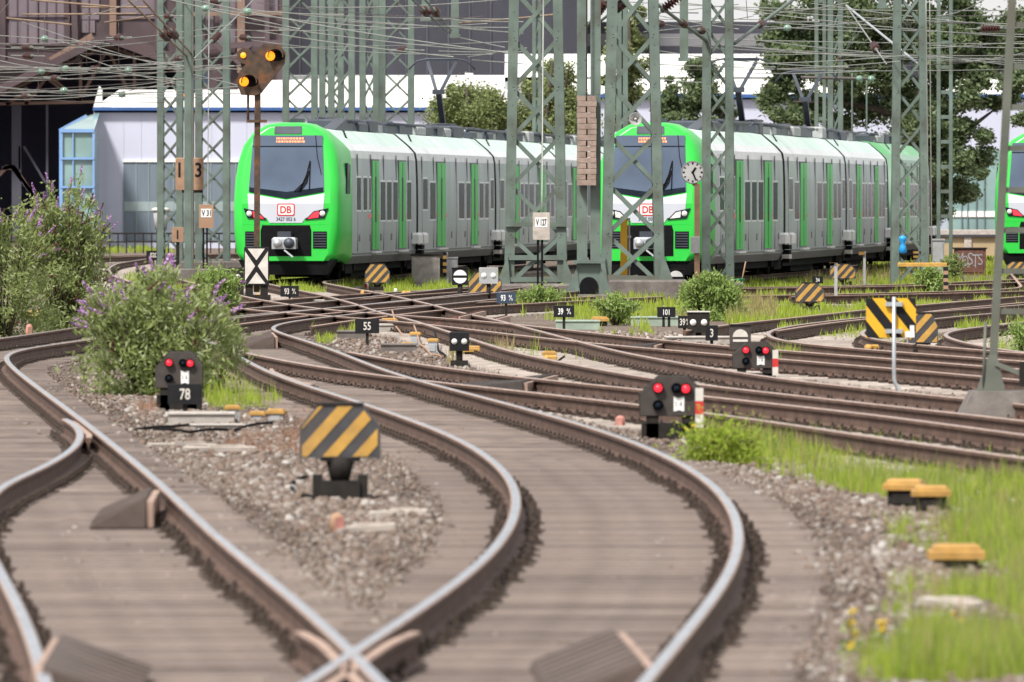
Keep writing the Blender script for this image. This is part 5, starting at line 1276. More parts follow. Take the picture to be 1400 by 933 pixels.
b = MB(); slab(b, 1281, 1422, 321.2, 324, d, 6.4); b.v = [(v[0], v[1]-.15, v[2]) for v in b.v]; b.build('roof_edge', M['viad'], t)
b = MB(); slab(b, 1318, 1328, 322, 349, d, .3); b.v = [(v[0], v[1]-.08, v[2]) for v in b.v]; b.build('post', M['plank'], t)
# railing
d = 400; t = thing('iron_railing', 'dark iron railing in front of the pale hall at left', 'railing', (0, d, 0))
b = MB(); z1, z0 = zat(319.5, d), zat(331, d)
b.bar((Xp(100, d), 0, z1), (Xp(330, d), 0, z1), .07); b.bar((Xp(100, d), 0, z0), (Xp(330, d), 0, z0), .06); b.build('handrail', M['dark'], t)
b = MB()
for i in range(20): x = Xp(104+11.5*i, d); b.bar((x, 0, 0), (x, 0, z1), .055)
b.build('balusters', M['dark'], t)
# ================================================================ plants
def leaf_mesh(name, C, L, W, m, parent=None, up=0.3, dirs=None):
    """diamond leaves at the centres C; L, W arrays"""
    n = len(C)
    D = NR.normal(size=(n, 3)); D[:, 2] = D[:, 2]*.7 + up
    if dirs is not None: D = D*.6 + dirs
    D /= np.linalg.norm(D, axis=1, keepdims=True)
    Q = NR.normal(size=(n, 3)); Q -= (Q*D).sum(1, keepdims=True)*D; Q /= np.linalg.norm(Q, axis=1, keepdims=True)
    L = np.broadcast_to(L, n)[:, None]; W = np.broadcast_to(W, n)[:, None]
    N3 = np.cross(D, Q)
    V = np.stack([C - D*L/2, C + Q*W/2 + D*L*.02, C + D*L/2 - N3*L*.12, C - Q*W/2 + D*L*.02], 1).reshape(-1, 3)
    return np_mesh(name, V, np.arange(4*n), np.full(n, 4), m, parent)
def shrub(px, py, wpx, top, label, nclump, nleaf, seed, flowers=28, cat='shrub', leafm='budd', Lf=.10, xpush=0.0, shoots=46, old=14, name='flowering_shrub', grp='purple flowering shrubs', sz=None):
    rs = np.random.default_rng(seed); rr = random.Random(seed)
    g = base(px, py); d = g.y; s = S(d); w = wpx/s/2; h = zat(top, d)
    t = thing(name, label, cat, g, 0, grp)
    dy = min(w, .9)
    pts = []; dirs = []
    # clumps fill an uneven dome
    cen = []
    while len(cen) < nclump:
        x, y, z = rs.uniform(-1, 1), rs.uniform(-1, 1), rs.uniform(0.01, 1)**1.35
        lim = (1-.55*max(0, z-.35)**1.3) * (1 + .13*math.sin(7*x+seed) * math.cos(5*z+2*seed))
        if x*x + y*y < lim*lim and z < .96 - .30*abs(x)**1.5 + .10*math.sin(9*x+seed*2): cen.append((x*w+xpush*z, y*dy, z*h*.97))
    for c in cen:
        n = int(nleaf*rs.uniform(.6, 1.4)); k = rs.uniform(.07, .15)*max(1, w)
        p = rs.normal(size=(n, 3))*np.array([k, k, k*.9]) + np.array(c)
        pts.append(p); dirs.append(np.tile(rs.normal(size=3)*.4 + np.array([c[0]/w*.3, 0, .3]), (n, 1)))
    b = MB()
    spike_spots = []
    for i in range(shoots):
        a = rr.uniform(-1, 1); x0 = a*w*.6; y0 = rr.uniform(-.8, .5)*dy
        zt = h*(.98-.28*abs(a)**1.5)*rr.uniform(.75, 1.12)
        P0 = Vector((x0*.3, y0*.3, 0)); P1 = Vector((x0*.8, y0*.7, zt*.55)); P2 = Vector((x0*1.25 + rr.uniform(-.1, .1), y0*1.1, zt*.9)); P3 = P2 + Vector((a*.14 + rr.uniform(-.06, .06), rr.uniform(-.1, .1), zt*rr.uniform(.03, .12)))
        b.tube([P0, P1, P2, P3], [.016, .012, .007, .004], 5)
        for k in range(26):
            f = rr.uniform(.25, 1); q = P0.lerp(P1, f*3) if f < .33 else P1.lerp(P2, f*3-1) if f < .66 else P2.lerp(P3, f*3-2)
            pts.append(np.array([[q.x, q.y, q.z]]) + rs.normal(size=(3, 3))*.045); dirs.append(np.tile([a*.4, 0, .6], (3, 1)))
        spike_spots.append((P3, (P3-P2).normalized()))
    b.build('stems', M['stem'], t)
    C = np.concatenate(pts); Dr = np.concatenate(dirs)
    C[:, 2] = np.abs(C[:, 2]) + .01; n = len(C)
    leaf_mesh('foliage', C, rs.uniform(.6, 1.3, n)*Lf, rs.uniform(.22, .4, n)*Lf, LEAF[leafm], t, dirs=Dr)
    # flower spikes: tapered tufts of small florets, each its own part
    rr.shuffle(spike_spots)
    for i in range(flowers+old):
        if i < len(spike_spots): p, dv = spike_spots[i]
        else:
            a = rr.uniform(-1, 1); z = rr.uniform(.12, .9); e = math.sqrt(max(.05, 1-a*a))
            p = Vector((a*w*.95, -dy*e*rr.uniform(.7, 1.1), z*h*(1-.28*abs(a)**1.5))); dv = Vector((a*.6+rr.uniform(-.5, .5), -.3, rr.uniform(-.2, .9))).normalized()
        L = rr.uniform(.10, .22); m = 46
        f = rs.uniform(0, 1, m); rad = .024*(1-f*.8)
        dd = rs.normal(size=(m, 3)); dd /= np.linalg.norm(dd, axis=1, keepdims=True)
        cc = np.array(dv)[None]*(f*L)[:, None] + dd*rad[:, None] + np.array(p)[None]
        leaf_mesh('flower_spike' if i < flowers else 'spent_flower_spike', cc, .034, .024, M['flower'] if i < flowers else M['flower_old'], t)
    return t
shrub(88, 452, 126, 252, 'tall shrub with purple flower spikes at the left edge beside the ochre boxes', 105, 66, 3, 46, old=44, Lf=.105, shoots=60)
shrub(-2, 455, 165, 272, 'lower purple flowering shrub cut off by the left edge of the photo', 100, 66, 5, 30, old=24, Lf=.10)
shrub(213, 532, 218, 372, 'broad low shrub with purple flower spikes behind the sign reading 78', 130, 62, 8, 56, old=12, Lf=.095, xpush=.1, shoots=60)
shrub(968, 432, 80, 377, 'bushy bright green weed clump at the foot of the slim lattice mast', 60, 75, 12, 0, 'plant', 'weed', .10, 0, 80, 0, 'weed_clump', 'green weed clumps')
shrub(738, 420, 56, 394, 'green weeds with a purple flower beside the navy sign 93', 18, 40, 14, 1, 'plant', 'weed', .10, 0, 26, 0, 'weed_clump', 'green weed clumps')
shrub(842, 438, 44, 408, 'loose tall weeds in front of the speckled concrete footing', 9, 34, 15, 0, 'plant', 'weed', .10, 0, 26, 0, 'weed_clump', 'green weed clumps')
shrub(1272, 397, 30, 368, 'small round green bush at the foot of the right lattice mast', 30, 80, 16, 0, 'plant', 'weed', .12, 0, 14, 0, 'weed_clump', 'green weed clumps')
shrub(1302, 376, 16, 352, 'small dark green bush beside the tall grey cabinet', 16, 70, 17, 0, 'plant', 'budd', .12, 0, 8, 0, 'weed_clump', 'green weed clumps')
shrub(985, 622, 90, 592, 'bright yellow green plant clump at the tip of the grass strip', 60, 60, 18, 0, 'plant', 'grass', .05, 0, 24, 0, 'weed_clump', 'green weed clumps')
shrub(295, 430, 60, 360, 'green weeds at the footing of the beam mast', 40, 80, 19, 2, 'plant', 'weed', .10, 0, 20, 0, 'weed_clump', 'green weed clumps')
shrub(1062, 372, 22, 348, 'weeds in front of the wheels of the right train', 14, 60, 20, 0, 'plant', 'weed', .12, 0, 8, 0, 'weed_clump', 'green weed clumps')
shrub(1396, 480, 20, 440, 'leafy weed with yellow flowers at the right edge by the ladder mast', 14, 40, 21, 0, 'plant', 'weed', .08, 0, 8, 0, 'weed_clump', 'green weed clumps')

def tree(px, d, label, limbs, clumps, nleaf, L, leafm, seed, name='tree', th=.22, cat='tree', spread=(.5, .5, .4), droop=0.0, xw=1.0):
    """limbs: list of pixel polylines; clumps: (px, py, radius px, weight)"""
    rs = np.random.default_rng(seed); rr = random.Random(seed); s = S(d); x0 = Xp(px, d)
    t = thing(name, label, cat, (x0, d, 0), 0, 'trees behind the trains')
    b = MB()
    for i, lm in enumerate(limbs):
        P = [Vector((Xp(q[0], d)-x0, 0 if k == 0 else rr.uniform(-.5, .5)*min(k, 2), max(0, zat(q[1], d)))) for k, q in enumerate(lm)]
        r0 = th if i == 0 else th*.55
        b.tube(P, [r0*(1-.8*k/(len(P)-1)) for k in range(len(P))], 8)
    b.build('trunk', M['bark'], t)
    pts = []
    for (cx, cy, r, wgt) in clumps:
        c = np.array([Xp(cx, d)-x0, rr.uniform(-1.2, 1.2), zat(cy, d)]); R_ = r/s
        nsub = max(3, int(15*wgt))
        for k in range(nsub):
            e = rs.normal(size=3); e /= np.linalg.norm(e); sub = c + e*R_*rs.uniform(.15, 1.0)*np.array([1.0, 1.1, .85])
            n = int(nleaf*rs.uniform(.5, 1.4)); k_ = R_*rs.uniform(.13, .34)
            p = rs.normal(size=(n, 3))*np.array([k_*1.15, k_, k_*.85]) + sub
            if droop: p[:, 2] -= np.abs(rs.normal(size=n))*droop
            pts.append(p)
    C = np.concatenate(pts); C = C[C[:, 2] > .05]; n = len(C)
    leaf_mesh('crown', C, rs.uniform(.6, 1.3, n)*L, rs.uniform(.4, .7, n)*L, LEAF[leafm], t, up=.1)
    return t
tree(640, 372, 'pale green birch-like tree behind the roof of the left train', [[(640, 350), (645, 230), (640, 150), (638, 120)], [(645, 230), (610, 160), (598, 140)], [(645, 220), (680, 150), (690, 125)]],
     [(604, 165, 24, 1.2), (612, 140, 20, 1), (632, 150, 30, 1.5), (640, 128, 20, 1), (660, 155, 30, 1.4), (668, 128, 22, 1), (690, 150, 26, 1.2), (648, 175, 40, 1.5), (690, 178, 30, 1.2), (598, 182, 16, 1), (622, 122, 10, .5)], 130, .14, 'birch', 31, 'birch_tree', droop=.25)
tree(745, 372, 'pale drooping tree seen through the big left lattice mast', [[(745, 350), (742, 220), (750, 130), (755, 85)], [(742, 220), (725, 150), (722, 120)], [(745, 200), (772, 130), (778, 90)]],
     [(725, 150, 22, 1), (732, 115, 18, 1), (752, 120, 24, 1.3), (765, 95, 20, 1), (778, 130, 24, 1.2), (745, 170, 34, 1.3), (785, 170, 28, 1), (770, 150, 24, 1)], 140, .16, 'birch', 32, 'birch_tree', droop=.4)
tree(862, 376, 'loose green tree between the big right mast and the counterweight stack', [[(862, 350), (858, 220), (862, 100), (860, 20)], [(858, 200), (840, 120), (838, 60)]],
     [(850, 40, 18, .9), (868, 55, 16, .8), (845, 75, 18, .9), (865, 95, 20, 1), (855, 130, 24, 1), (842, 160, 20, .8), (838, 110, 14, .7), (872, 20, 12, .6)], 110, .17, 'birch', 33, 'birch_tree')
tree(945, 366, 'leafy green tree with open branches behind the front of the right train', [[(945, 350), (948, 240), (940, 160), (952, 105)], [(948, 230), (915, 165), (903, 140)], [(946, 220), (985, 160), (995, 135)]],
     [(905, 150, 20, .9), (918, 130, 12, .5), (925, 165, 22, 1), (942, 150, 22, 1), (955, 120, 22, 1), (962, 95, 22, 1), (975, 135, 18, .8), (985, 160, 20, .9), (940, 182, 26, 1), (970, 180, 24, 1), (945, 92, 10, .5), (900, 178, 16, .8), (917, 110, 6, .3)], 130, .18, 'oak', 34, 'broadleaf_tree')
tree(1250, 352, 'big dark spreading tree behind the right lattice mast and rear train', [[(1262, 348), (1262, 290), (1258, 220), (1235, 130), (1180, 40), (1150, -20)], [(1260, 250), (1300, 160), (1350, 105), (1395, 80)], [(1258, 220), (1210, 120), (1120, 60), (1050, 20)], [(1262, 270), (1320, 180), (1360, 150)], [(1250, 180), (1262, 90), (1290, 10), (1300, -50)], [(1240, 160), (1160, 140), (1085, 140)]],
     [(1060, 12, 24, .9), (1085, 30, 20, .8), (1110, 5, 28, 1), (1140, 20, 26, 1), (1085, 75, 22, .8), (1052, 85, 20, .8), (1075, 115, 24, 1), (1100, 95, 20, .8), (1050, 135, 18, .8), (1070, 160, 22, 1), (1110, 145, 24, 1), (1135, 100, 24, 1), (1160, 60, 30, 1.2), (1180, 20, 30, 1.2), (1215, 30, 30, 1.2), (1190, 90, 28, 1.2), (1165, 130, 26, 1.1), (1190, 150, 28, 1.2), (1215, 110, 24, 1), (1240, 60, 26, 1), (1265, 20, 28, 1.1), (1290, 50, 30, 1.2), (1320, 20, 28, 1.1), (1350, 45, 26, 1.1), (1385, 30, 24, 1), (1370, 80, 26, 1.1), (1330, 85, 28, 1.2), (1290, 100, 28, 1.1), (1255, 130, 26, 1.1), (1280, 150, 28, 1.2), (1320, 130, 22, .8), (1385, 120, 24, 1), (1360, 140, 18, .7), (1240, 180, 28, 1.2), (1280, 200, 28, 1.2), (1310, 170, 22, .9), (1335, 215, 20, .9), (1310, 225, 24, 1.1), (1285, 250, 26, 1.2), (1315, 262, 20, 1), (1340, 240, 10, .5), (1275, 290, 22, 1), (1255, 235, 24, 1), (1150, 165, 18, .8), (1340, 185, 14, .6), (1395, 165, 14, .6), (1140, -30, 40, 1), (1300, -30, 50, 1.2), (1220, -30, 40, 1), (1380, -20, 30, .8), (1200, 60, 30, 1), (1270, 75, 30, 1), (1230, 140, 26, 1), (1310, 60, 24, 1), (1340, 110, 24, 1), (1120, 50, 24, 1), (1260, 170, 26, 1), (1100, 170, 20, .8), (1060, 50, 22, .8), (1090, 55, 20, .8), (1145, 75, 22, 1), (1175, 110, 24, 1), (1395, 60, 24, 1), (1300, 190, 22, 1), (1270, 270, 20, 1)], 120, .195, 'oak', 35, 'broadleaf_tree', th=.34)
tree(330, 430, 'small green sapling growing on the brown hall above the orange signal lamps', [[(335, 66), (336, 55), (337, 40)]], [(330, 52, 12, .8), (340, 45, 11, .8), (337, 34, 8, .5), (325, 62, 8, .5)], 40, .25, 'oak', 36, 'roof_sapling', th=.05) if False else None

# ------------------------------------------------ grass: too many blades to count
def grass(name, label, polys, n, hpx, m, kind='stuff', lean=.35, wk=1.0, hm=(.06, .30), cat='grass', tuft=5, patch=0):
    pts = []
    tot = 0
    for poly, wgt in polys:
        xs = [p[0] for p in poly]; ys = [p[1] for p in poly]; k = int(n*wgt); P = []
        while len(P) < k:
            x = NR.uniform(min(xs), max(xs), 4*k); y = NR.uniform(min(ys), max(ys), 4*k)
            ins = np.zeros(len(x), bool); j = len(poly)-1
            for i in range(len(poly)):
                xi, yi = poly[i]; xj, yj = poly[j]
                c = ((yi > y) != (yj > y)) & (x < (xj-xi)*(y-yi)/((yj-yi) or 1e-9) + xi); ins ^= c; j = i
            P += list(zip(x[ins], y[ins]))
        pts += P[:k]
    pts = np.array(pts)
    t_ = ZC / ((pts[:, 1]-HOR)/F) ; d = t_; X = (pts[:, 0]-CX)/F*d
    nz = np.sin(X*2.1+d*.35)*np.cos(X*1.3-d*.21) + NR.normal(size=len(X))*.5
    keep = np.ones(len(X), bool)
    if patch: keep &= (np.sin(X*2.3+d*.23+1)*np.sin(X*1.1-d*.37)+.5*np.sin(X*5+d*.9)+NR.normal(size=len(X))*.35) > -patch
    for key in TR:
        r = np.abs(tdist(X, d, key)); keep &= np.abs(r-.75) > .14
        if key in 'ABC': keep &= r > 1.0
    for kx, kd in KEEP: keep &= ~((np.abs(X-kx) < .30) & (d > kd-.055*kd) & (d < kd+.3))
    X, d, nz = X[keep], d[keep], nz[keep]
    X = np.repeat(X, tuft) + NR.normal(size=len(X)*tuft)*.035*wk; d = np.repeat(d, tuft) + NR.normal(size=len(d)*tuft)*.10; nz = np.repeat(nz, tuft)
    n = len(X); h = NR.uniform(hm[0], hm[1], n) * np.clip(.95+.5*nz, .3, 2.1)
    wd = np.clip(1.1*d/F*NR.uniform(.6, 1.4, n), .006, .03)*wk
    a = NR.uniform(0, 6.28, n); ln = NR.uniform(.05, lean, n)*h; la = NR.uniform(0, 6.28, n)
    ux, uy = np.cos(a)*wd/2, np.sin(a)*wd/2*.6; lx, ly = np.cos(la)*ln, np.sin(la)*ln
    zero = np.zeros(n)
    V = np.stack([np.stack([X-ux, d-uy, zero], 1), np.stack([X+ux, d+uy, zero], 1), np.stack([X+ux*.8+lx*.35, d+uy*.8+ly*.35, h*.55], 1), np.stack([X-ux*.8+lx*.35, d-uy*.8+ly*.35, h*.55], 1), np.stack([X+lx, d+ly, h], 1)], 1).reshape(-1, 3)
    f = np.array([0,1,2,3,3,2,4]); fa = (f[None]+5*np.arange(n)[:, None]).reshape(-1)
    o = np_mesh(name, V, fa, np.tile([4, 3], n), m)
    return tag(o, label, cat, kind='stuff')
grass('grass', 'bright green grass strip at the lower right between track and ballast', [
    ([(945, 600), (1010, 590), (1150, 606), (1290, 636), (1420, 668), (1640, 715), (1640, 940), (1210, 940), (1250, 860), (1310, 820), (1300, 740), (1290, 712), (1200, 690), (1100, 655), (1000, 628)], 1.0)], 15000, 0, LEAF["grass"], hm=(.04, .19), patch=.45)
grass('grass', 'rougher darker grass growing through the bright strip at the lower right', [([(960, 604), (1150, 612), (1420, 668), (1420, 940), (1210, 940), (1250, 860), (1310, 820), (1300, 740), (1200, 690), (1100, 655)], 1.0)], 1800, 0, LEAF["grass2"], hm=(.04, .24), patch=-.1)
grass('grass', 'scattered grass tufts thinning out into the gravel beside the grass strip', [([(930, 600), (1420, 640), (1420, 940), (1130, 940), (1200, 860), (1230, 780), (1190, 700), (1060, 655)], 1.0)], 1100, 0, LEAF['grass'], hm=(.04, .16), patch=.1, tuft=9)
grass('dry_grass', 'dry stalks standing in the grass strip at the lower right', [([(960, 600), (1420, 655), (1420, 940), (1210, 940), (1300, 760), (1200, 690)], 1.0)], 900, 0, LEAF['dry'], hm=(.06, .26), patch=.3)
grass('grass', 'sparse green grass tufts around the middle tracks and signals', [
    ([(285, 565), (285, 500), (380, 500), (380, 565)], .35), ([(430, 470), (490, 455), (490, 472), (440, 476)], .1), ([(400, 440), (470, 455), (470, 475), (400, 462)], .05), ([(1000, 500), (1090, 488), (1100, 500), (1010, 512)], .15), ([(600, 480), (720, 478), (830, 500), (700, 515)], .03), ([(800, 455), (870, 440), (1000, 440), (880, 462)], .12), ([(1290, 500), (1400, 470), (1400, 500)], .06), ([(670, 425), (900, 425), (900, 445), (760, 440)], .25), ([(1180, 470), (1400, 455), (1400, 470), (1210, 485)], .02)], 1900, 0, LEAF['grass'], hm=(.06, .26))
grass('grass', 'green grass covering the weedy tracks in front of the right hand trains', [
    ([(1000, 378), (1420, 372), (1420, 420), (1190, 436), (1060, 446), (950, 446), (930, 432), (1000, 400)], 1.0), ([(1050, 440), (1190, 428), (1190, 468), (1070, 462)], .12), ([(1300, 440), (1420, 425), (1420, 445), (1310, 455)], .1), ([(930, 392), (1000, 380), (1060, 372), (1000, 420)], .1), ([(1170, 352), (1420, 348), (1420, 374), (1180, 376)], .35)], 6500, 0, LEAF['grass'], hm=(.04, .20), wk=1.3)
grass('grass', 'green grass in front of the left train and around the mast footings', [
    ([(345, 396), (470, 392), (640, 390), (650, 400), (540, 402), (350, 404)], .5), ([(480, 388), (650, 386), (690, 400), (480, 402)], .3), ([(360, 382), (470, 378), (470, 384), (370, 388)], .12), ([(690, 395), (960, 395), (960, 430), (700, 430)], .5), ([(170, 380), (330, 372), (330, 400), (190, 410)], .35), ([(500, 376), (700, 372), (700, 385), (500, 386)], .2), ([(140, 336), (215, 336), (240, 346), (140, 347)], .1)], 3000, 0, LEAF['grass'], hm=(.05, .24), wk=1.3)
grass('dry_grass', 'dry straw coloured grass beside the weed clump and right hand tracks', [
    ([(970, 425), (1060, 412), (1060, 440), (960, 446)], .5), ([(1100, 372), (1250, 366), (1250, 386), (1100, 390)], .3), ([(580, 486), (700, 490), (700, 500), (600, 498)], .2), ([(950, 432), (1000, 436), (980, 448), (900, 452)], .2)], 1500, 0, LEAF['dry'], hm=(.08, .3), wk=1.2)
grass('reddish_weeds', 'low reddish dry weeds in the gravel around the ochre boxes at left', [
    ([(305, 620), (320, 575), (420, 560), (420, 622)], .5), ([(235, 560), (180, 545), (200, 570), (250, 585)], .3), ([(60, 590), (120, 600), (100, 625), (50, 615)], .12), ([(1230, 560), (1400, 580), (1400, 592), (1240, 575)], .4), ([(870, 600), (1000, 600), (1010, 628), (900, 615)], .15)], 1700, 0, LEAF['redweed'], hm=(.03, .13), lean=.9)
# yellow flowering weeds on the gravel
for (px, py, hh, lab) in ((1160, 880, .26, 'spindly weed with yellow flowers on the gravel below the dwarf signal'), (1205, 868, .16, 'single yellow flower on the gravel right of the spindly weed'), (1308, 862, .2, 'yellow flower among the grass below the largest ochre box'), (1292, 890, .12, 'lowest yellow flower in the grass strip'), (945, 596, .2, 'leafy yellow green weed at the right foot of the large dwarf signal')):
    g = base(px, py); t = thing('yellow_flower', lab, 'flower', g, 0, 'yellow flowering weeds'); b = MB()
    rr = random.Random(px)
    b.tube([(0, 0, 0), (.01, 0, hh*.6), (.0, .01, hh)], .006, 5); b.build('stem', M['stem'], t)
    C = np.array([[rr.gauss(0, .03), rr.gauss(0, .03), rr.uniform(.02, hh*.8)] for _ in range(26)]); leaf_mesh('leaves', C, .06, .02, LEAF['weed'], t)
    k = 4 if hh > .22 else 2
    C = np.concatenate([np.array([rr.gauss(0, .02), 0, hh*(1-.22*i)]) + NR.normal(size=(14, 3))*.012 for i in range(k)]); leaf_mesh('blossom', C, .026, .022, M['flower_y'], t)
# ================================================================ overhead wires
def ins_at(b, p, dv, L, r, m=0, nr=7):
    a = p - dv*L/2; pts = []; rs = []
    for i in range(nr):
        f = i/nr
        for (df, k) in ((.0, .45), (.35/nr, 1.0), (.6/nr, 1.0), (.95/nr, .45)): pts.append(a + dv*L*(f+df)); rs.append(r*k)
    b.tube(pts, rs, 8, m, False)
def wire(a, c, da, dc, label, grp, sag=0.0, r=.018, m='wire', ins=(), balls=(), droppers=None):
    A, C = at(a[0], a[1], da), at(c[0], c[1], dc); n = 10
    mid = (A+C)/2
    P = [A.lerp(C, i/n) - Vector((0, 0, sag*4*(i/n)*(1-i/n))) - mid for i in range(n+1)]
    b = MB(); b.tube(P, r*.8 if r < .021 else r, 5)
    if droppers:
        for f, px_ in droppers:
            k = min(int(f*n), n-1); p = P[k].lerp(P[k+1], f*n-k); b.tube([p, p + Vector((0, 0, px_))], .008, 4)
    o = b.build('overhead_wire', M[m], None, mid); tag(o, label, 'overhead wire', grp)
    def pt(f): k = min(int(f*n), n-1); return P[k].lerp(P[k+1], f*n-k), (P[k+1]-P[k]).normalized()
    for f in ins:
        L = .55
        if isinstance(f, tuple): f, L = f
        p, dv = pt(f); bb = MB(); ins_at(bb, p, dv, L*1.1, .125 if L > .45 else .095); bb.cyl(p-dv*(L/2+.12), p-dv*(L/2), .055, n=8, m=1); bb.cyl(p+dv*(L/2), p+dv*(L/2+.12), .055, n=8, m=1)
        bb.build('insulator', [M['ins'], M['mast']], o)
    for f in balls:
        p, dv = pt(f); bb = MB(); q = Vector((1, 0, 0)); rr = .12
        bb.lathe((p.x, p.y, p.z), [(.02, -rr*.8), (rr*.7, -rr*.62), (rr, -rr*.1), (rr*.95, rr*.3), (rr*.55, rr*.7), (.02, rr*.8)], 'Z', 12)
        bb.build('insulator_ball', M['ballo' if f in (.503,) else 'ball'], o)
    return o
GL, GC, GR = 'overhead wires at the left', 'overhead wires at the centre', 'overhead wires at the right'
LL = 'thin pale overhead wire crossing in front of the dark gable of the brown hall'
LC = 'thin pale overhead wire stretched across the centre above the left train'
LR_ = 'thin pale overhead wire stretched in front of the big dark tree at right'
# left bundle
for (a, c, s_, bl, il) in (((-20, 72), (240, 108), .1, (), ()), ((-20, 100), (240, 84), .05, (.32,), ()), ((-20, 112), (245, 100), .0, (.31,), ()), ((-20, 78), (120, 98), .1, (), ()), ((60, 50), (260, 92), .1, (), ()), ((-20, 126), (245, 122), .1, (.44,), ()),
        ((-20, 135), (240, 112), .2, (), ()), ((95, 98), (320, 106), .05, (.38,), ()), ((-10, 52), (150, 62), .1, (.45,), ()), ((100, 62), (330, 95), .15, (), ()), ((-20, 106), (200, 118), .1, (.48,), ()), ((30, 30), (330, 118), .1, (), ()),
        ((110, 75), (255, 118), .1, (), ()), ((150, 90), (330, 75), .05, (), ()), ((-20, 90), (110, 92), .05, (), ()), ((-10, 131), (330, 118), .1, (), ()), ((0, 18), (14, 2), 0, (), ()), ((120, 22), (210, -8), .05, (), ())):
    if bl: continue
    wire(a, c, 285, 265, LL, GL, s_, .016)
wire((-20, 100), (240, 86), 285, 265, 'overhead wire with a green glass ball left of the dark gable, upper of a pair', GL, .05, .016, balls=(.31,))
wire((-20, 96), (245, 92), 283, 265, 'overhead wire with a green glass ball below the gable edge', GL, .0, .016, balls=(.43,))
wire((-20, 128), (245, 118), 281, 265, 'lowest overhead wire with a green glass ball in front of the dark interior', GL, .0, .016, balls=(.42,))
wire((95, 96), (320, 90), 280, 268, 'overhead wire with a green glass ball at the right of the dark gable', GL, .05, .016, balls=(.37,))
wire((-10, 48), (150, 60), 284, 268, 'overhead wire with a green glass ball on the pale panels', GL, .0, .016, balls=(.46,))
wire((110, 130), (330, 128), 284, 268, 'overhead wire with a green glass ball in front of the white hall roof', GL, .0, .016, balls=(.27,))
wire((225, -2), (410, 40), 258, 250, 'pale overhead wire carrying a green ball beside the beam mast', GL, .02, .02, balls=(.31,))
wire((250, -3), (700, 73), 258, 235, 'long pale overhead wire carrying an olive ball above the orange lamps', GL, .12, .02, balls=(.213,))
wire((175, 0), (256, 78), 256, 262, 'thick brown stay with two insulators running down to the beam mast, left one', 'brown insulated stays at the left', 0, .03, 'tubebrown', ins=((.62, .5),))
wire((195, 0), (262, 74), 256, 262, 'thick brown stay with an insulator running down to the beam mast, right one', 'brown insulated stays at the left', 0, .03, 'tubebrown', ins=((.62, .5),))
wire((266, 80), (352, -5), 258, 262, 'diagonal stay with an insulator rising right from the beam mast', 'brown insulated stays at the left', 0, .022, 'wire', ins=((.33, .45),))
for (a, c, lab) in (((42, 0), (150, 9), 'upper brown bracket tube in front of the pale panels'), ((30, 20), (188, 19), 'long brown bracket tube in front of the pale panels'), ((9, 25), (98, 34), 'low brown bracket tube in front of the pale panels'), ((112, 10), (205, 10), 'short brown bracket tube near the top left'), ((143, 31), (210, 22), 'slanted brown bracket tube above the gable')):
    wire(a, c, 285, 283, lab, 'brown bracket tubes', 0, .03, 'tubebrown')
for (a, c, f, lab) in (((15, 65), (60, 65), .5, 'small insulator rod left of the gable, upper one'), ((15, 76), (62, 77), .5, 'small insulator rod left of the gable, lower one'), ((145, 52), (180, 51), .5, 'insulator rod just above the apex of the gable'), ((110, 94), (150, 95), .5, 'insulator rod in front of the dark gable'), ((60, 106), (92, 108), .5, 'insulator rod above the truss chord'), ((22, 131), (50, 131), .5, 'insulator rod low in front of the dark interior'), ((218, 22), (250, 22), .4, 'insulator rod beside the left lattice mast'), ((280, 2), (330, 2), .3, 'insulator rod at the top by the right left-hand lattice mast'), ((318, 51), (362, 52), .38, 'insulator rod above the orange lamps'), ((232, 80), (256, 80), .5, 'insulator rod left of the beam mast'), ((218, 112), (250, 113), .4, 'pale insulator rod at the left lattice mast'), ((370, 42), (395, 41), .4, 'insulator rod right of the olive ball'), ((535, 68), (580, 69), .35, 'insulator rod in front of the rightmost mast above the left train')):
    wire(a, c, 276, 274, lab, 'short insulator rods', 0, .02, 'wire', ins=((f, .42),))
# centre
for (a, c, s_) in (((250, 5), (560, 40), .1), ((330, 30), (705, 72), .1), ((350, 42), (620, 78), .05), ((420, 10), (720, -4), .1), ((330, 12), (470, 20), .05), ((560, 22), (715, 30), .05), ((620, 38), (715, 46), 0), ((640, 78), (720, 66), 0), ((645, 82), (720, 88), 0), ((630, 52), (690, 65), 0), ((460, 28), (700, 38), .05), ((600, 70), (720, 71), .02)):
    wire(a, c, 262, 248, LC, GC, s_, .018)
wire((620, 32), (760, 20), 262, 246, 'rusty red contact tube above the pantograph of the left train', GC, .02, .03, 'tubebrown')
wire((560, -4), (612, 45), 250, 258, 'thick stay with an insulator at the longer hanger, left of a pair', 'insulated stays at the hanger', 0, .03, 'mast', ins=((.4, .62),))
wire((578, -4), (617, 42), 250, 258, 'thick stay with an insulator at the longer hanger, right of a pair', 'insulated stays at the hanger', 0, .03, 'mast', ins=((.45, .62),))
for (px, a, c) in ((646, 0, 66), (664, 0, 66), (671, 0, 84), (614, 40, 78), (545, 0, 130), (574, 50, 78), (413, 10, 60), (596, 0, 40)):
    wire((px, a), (px+.5, c), 255, 255, 'thin vertical dropper wire hanging between overhead wires at the centre', 'thin vertical dropper wires', 0, .009, 'wire_d')
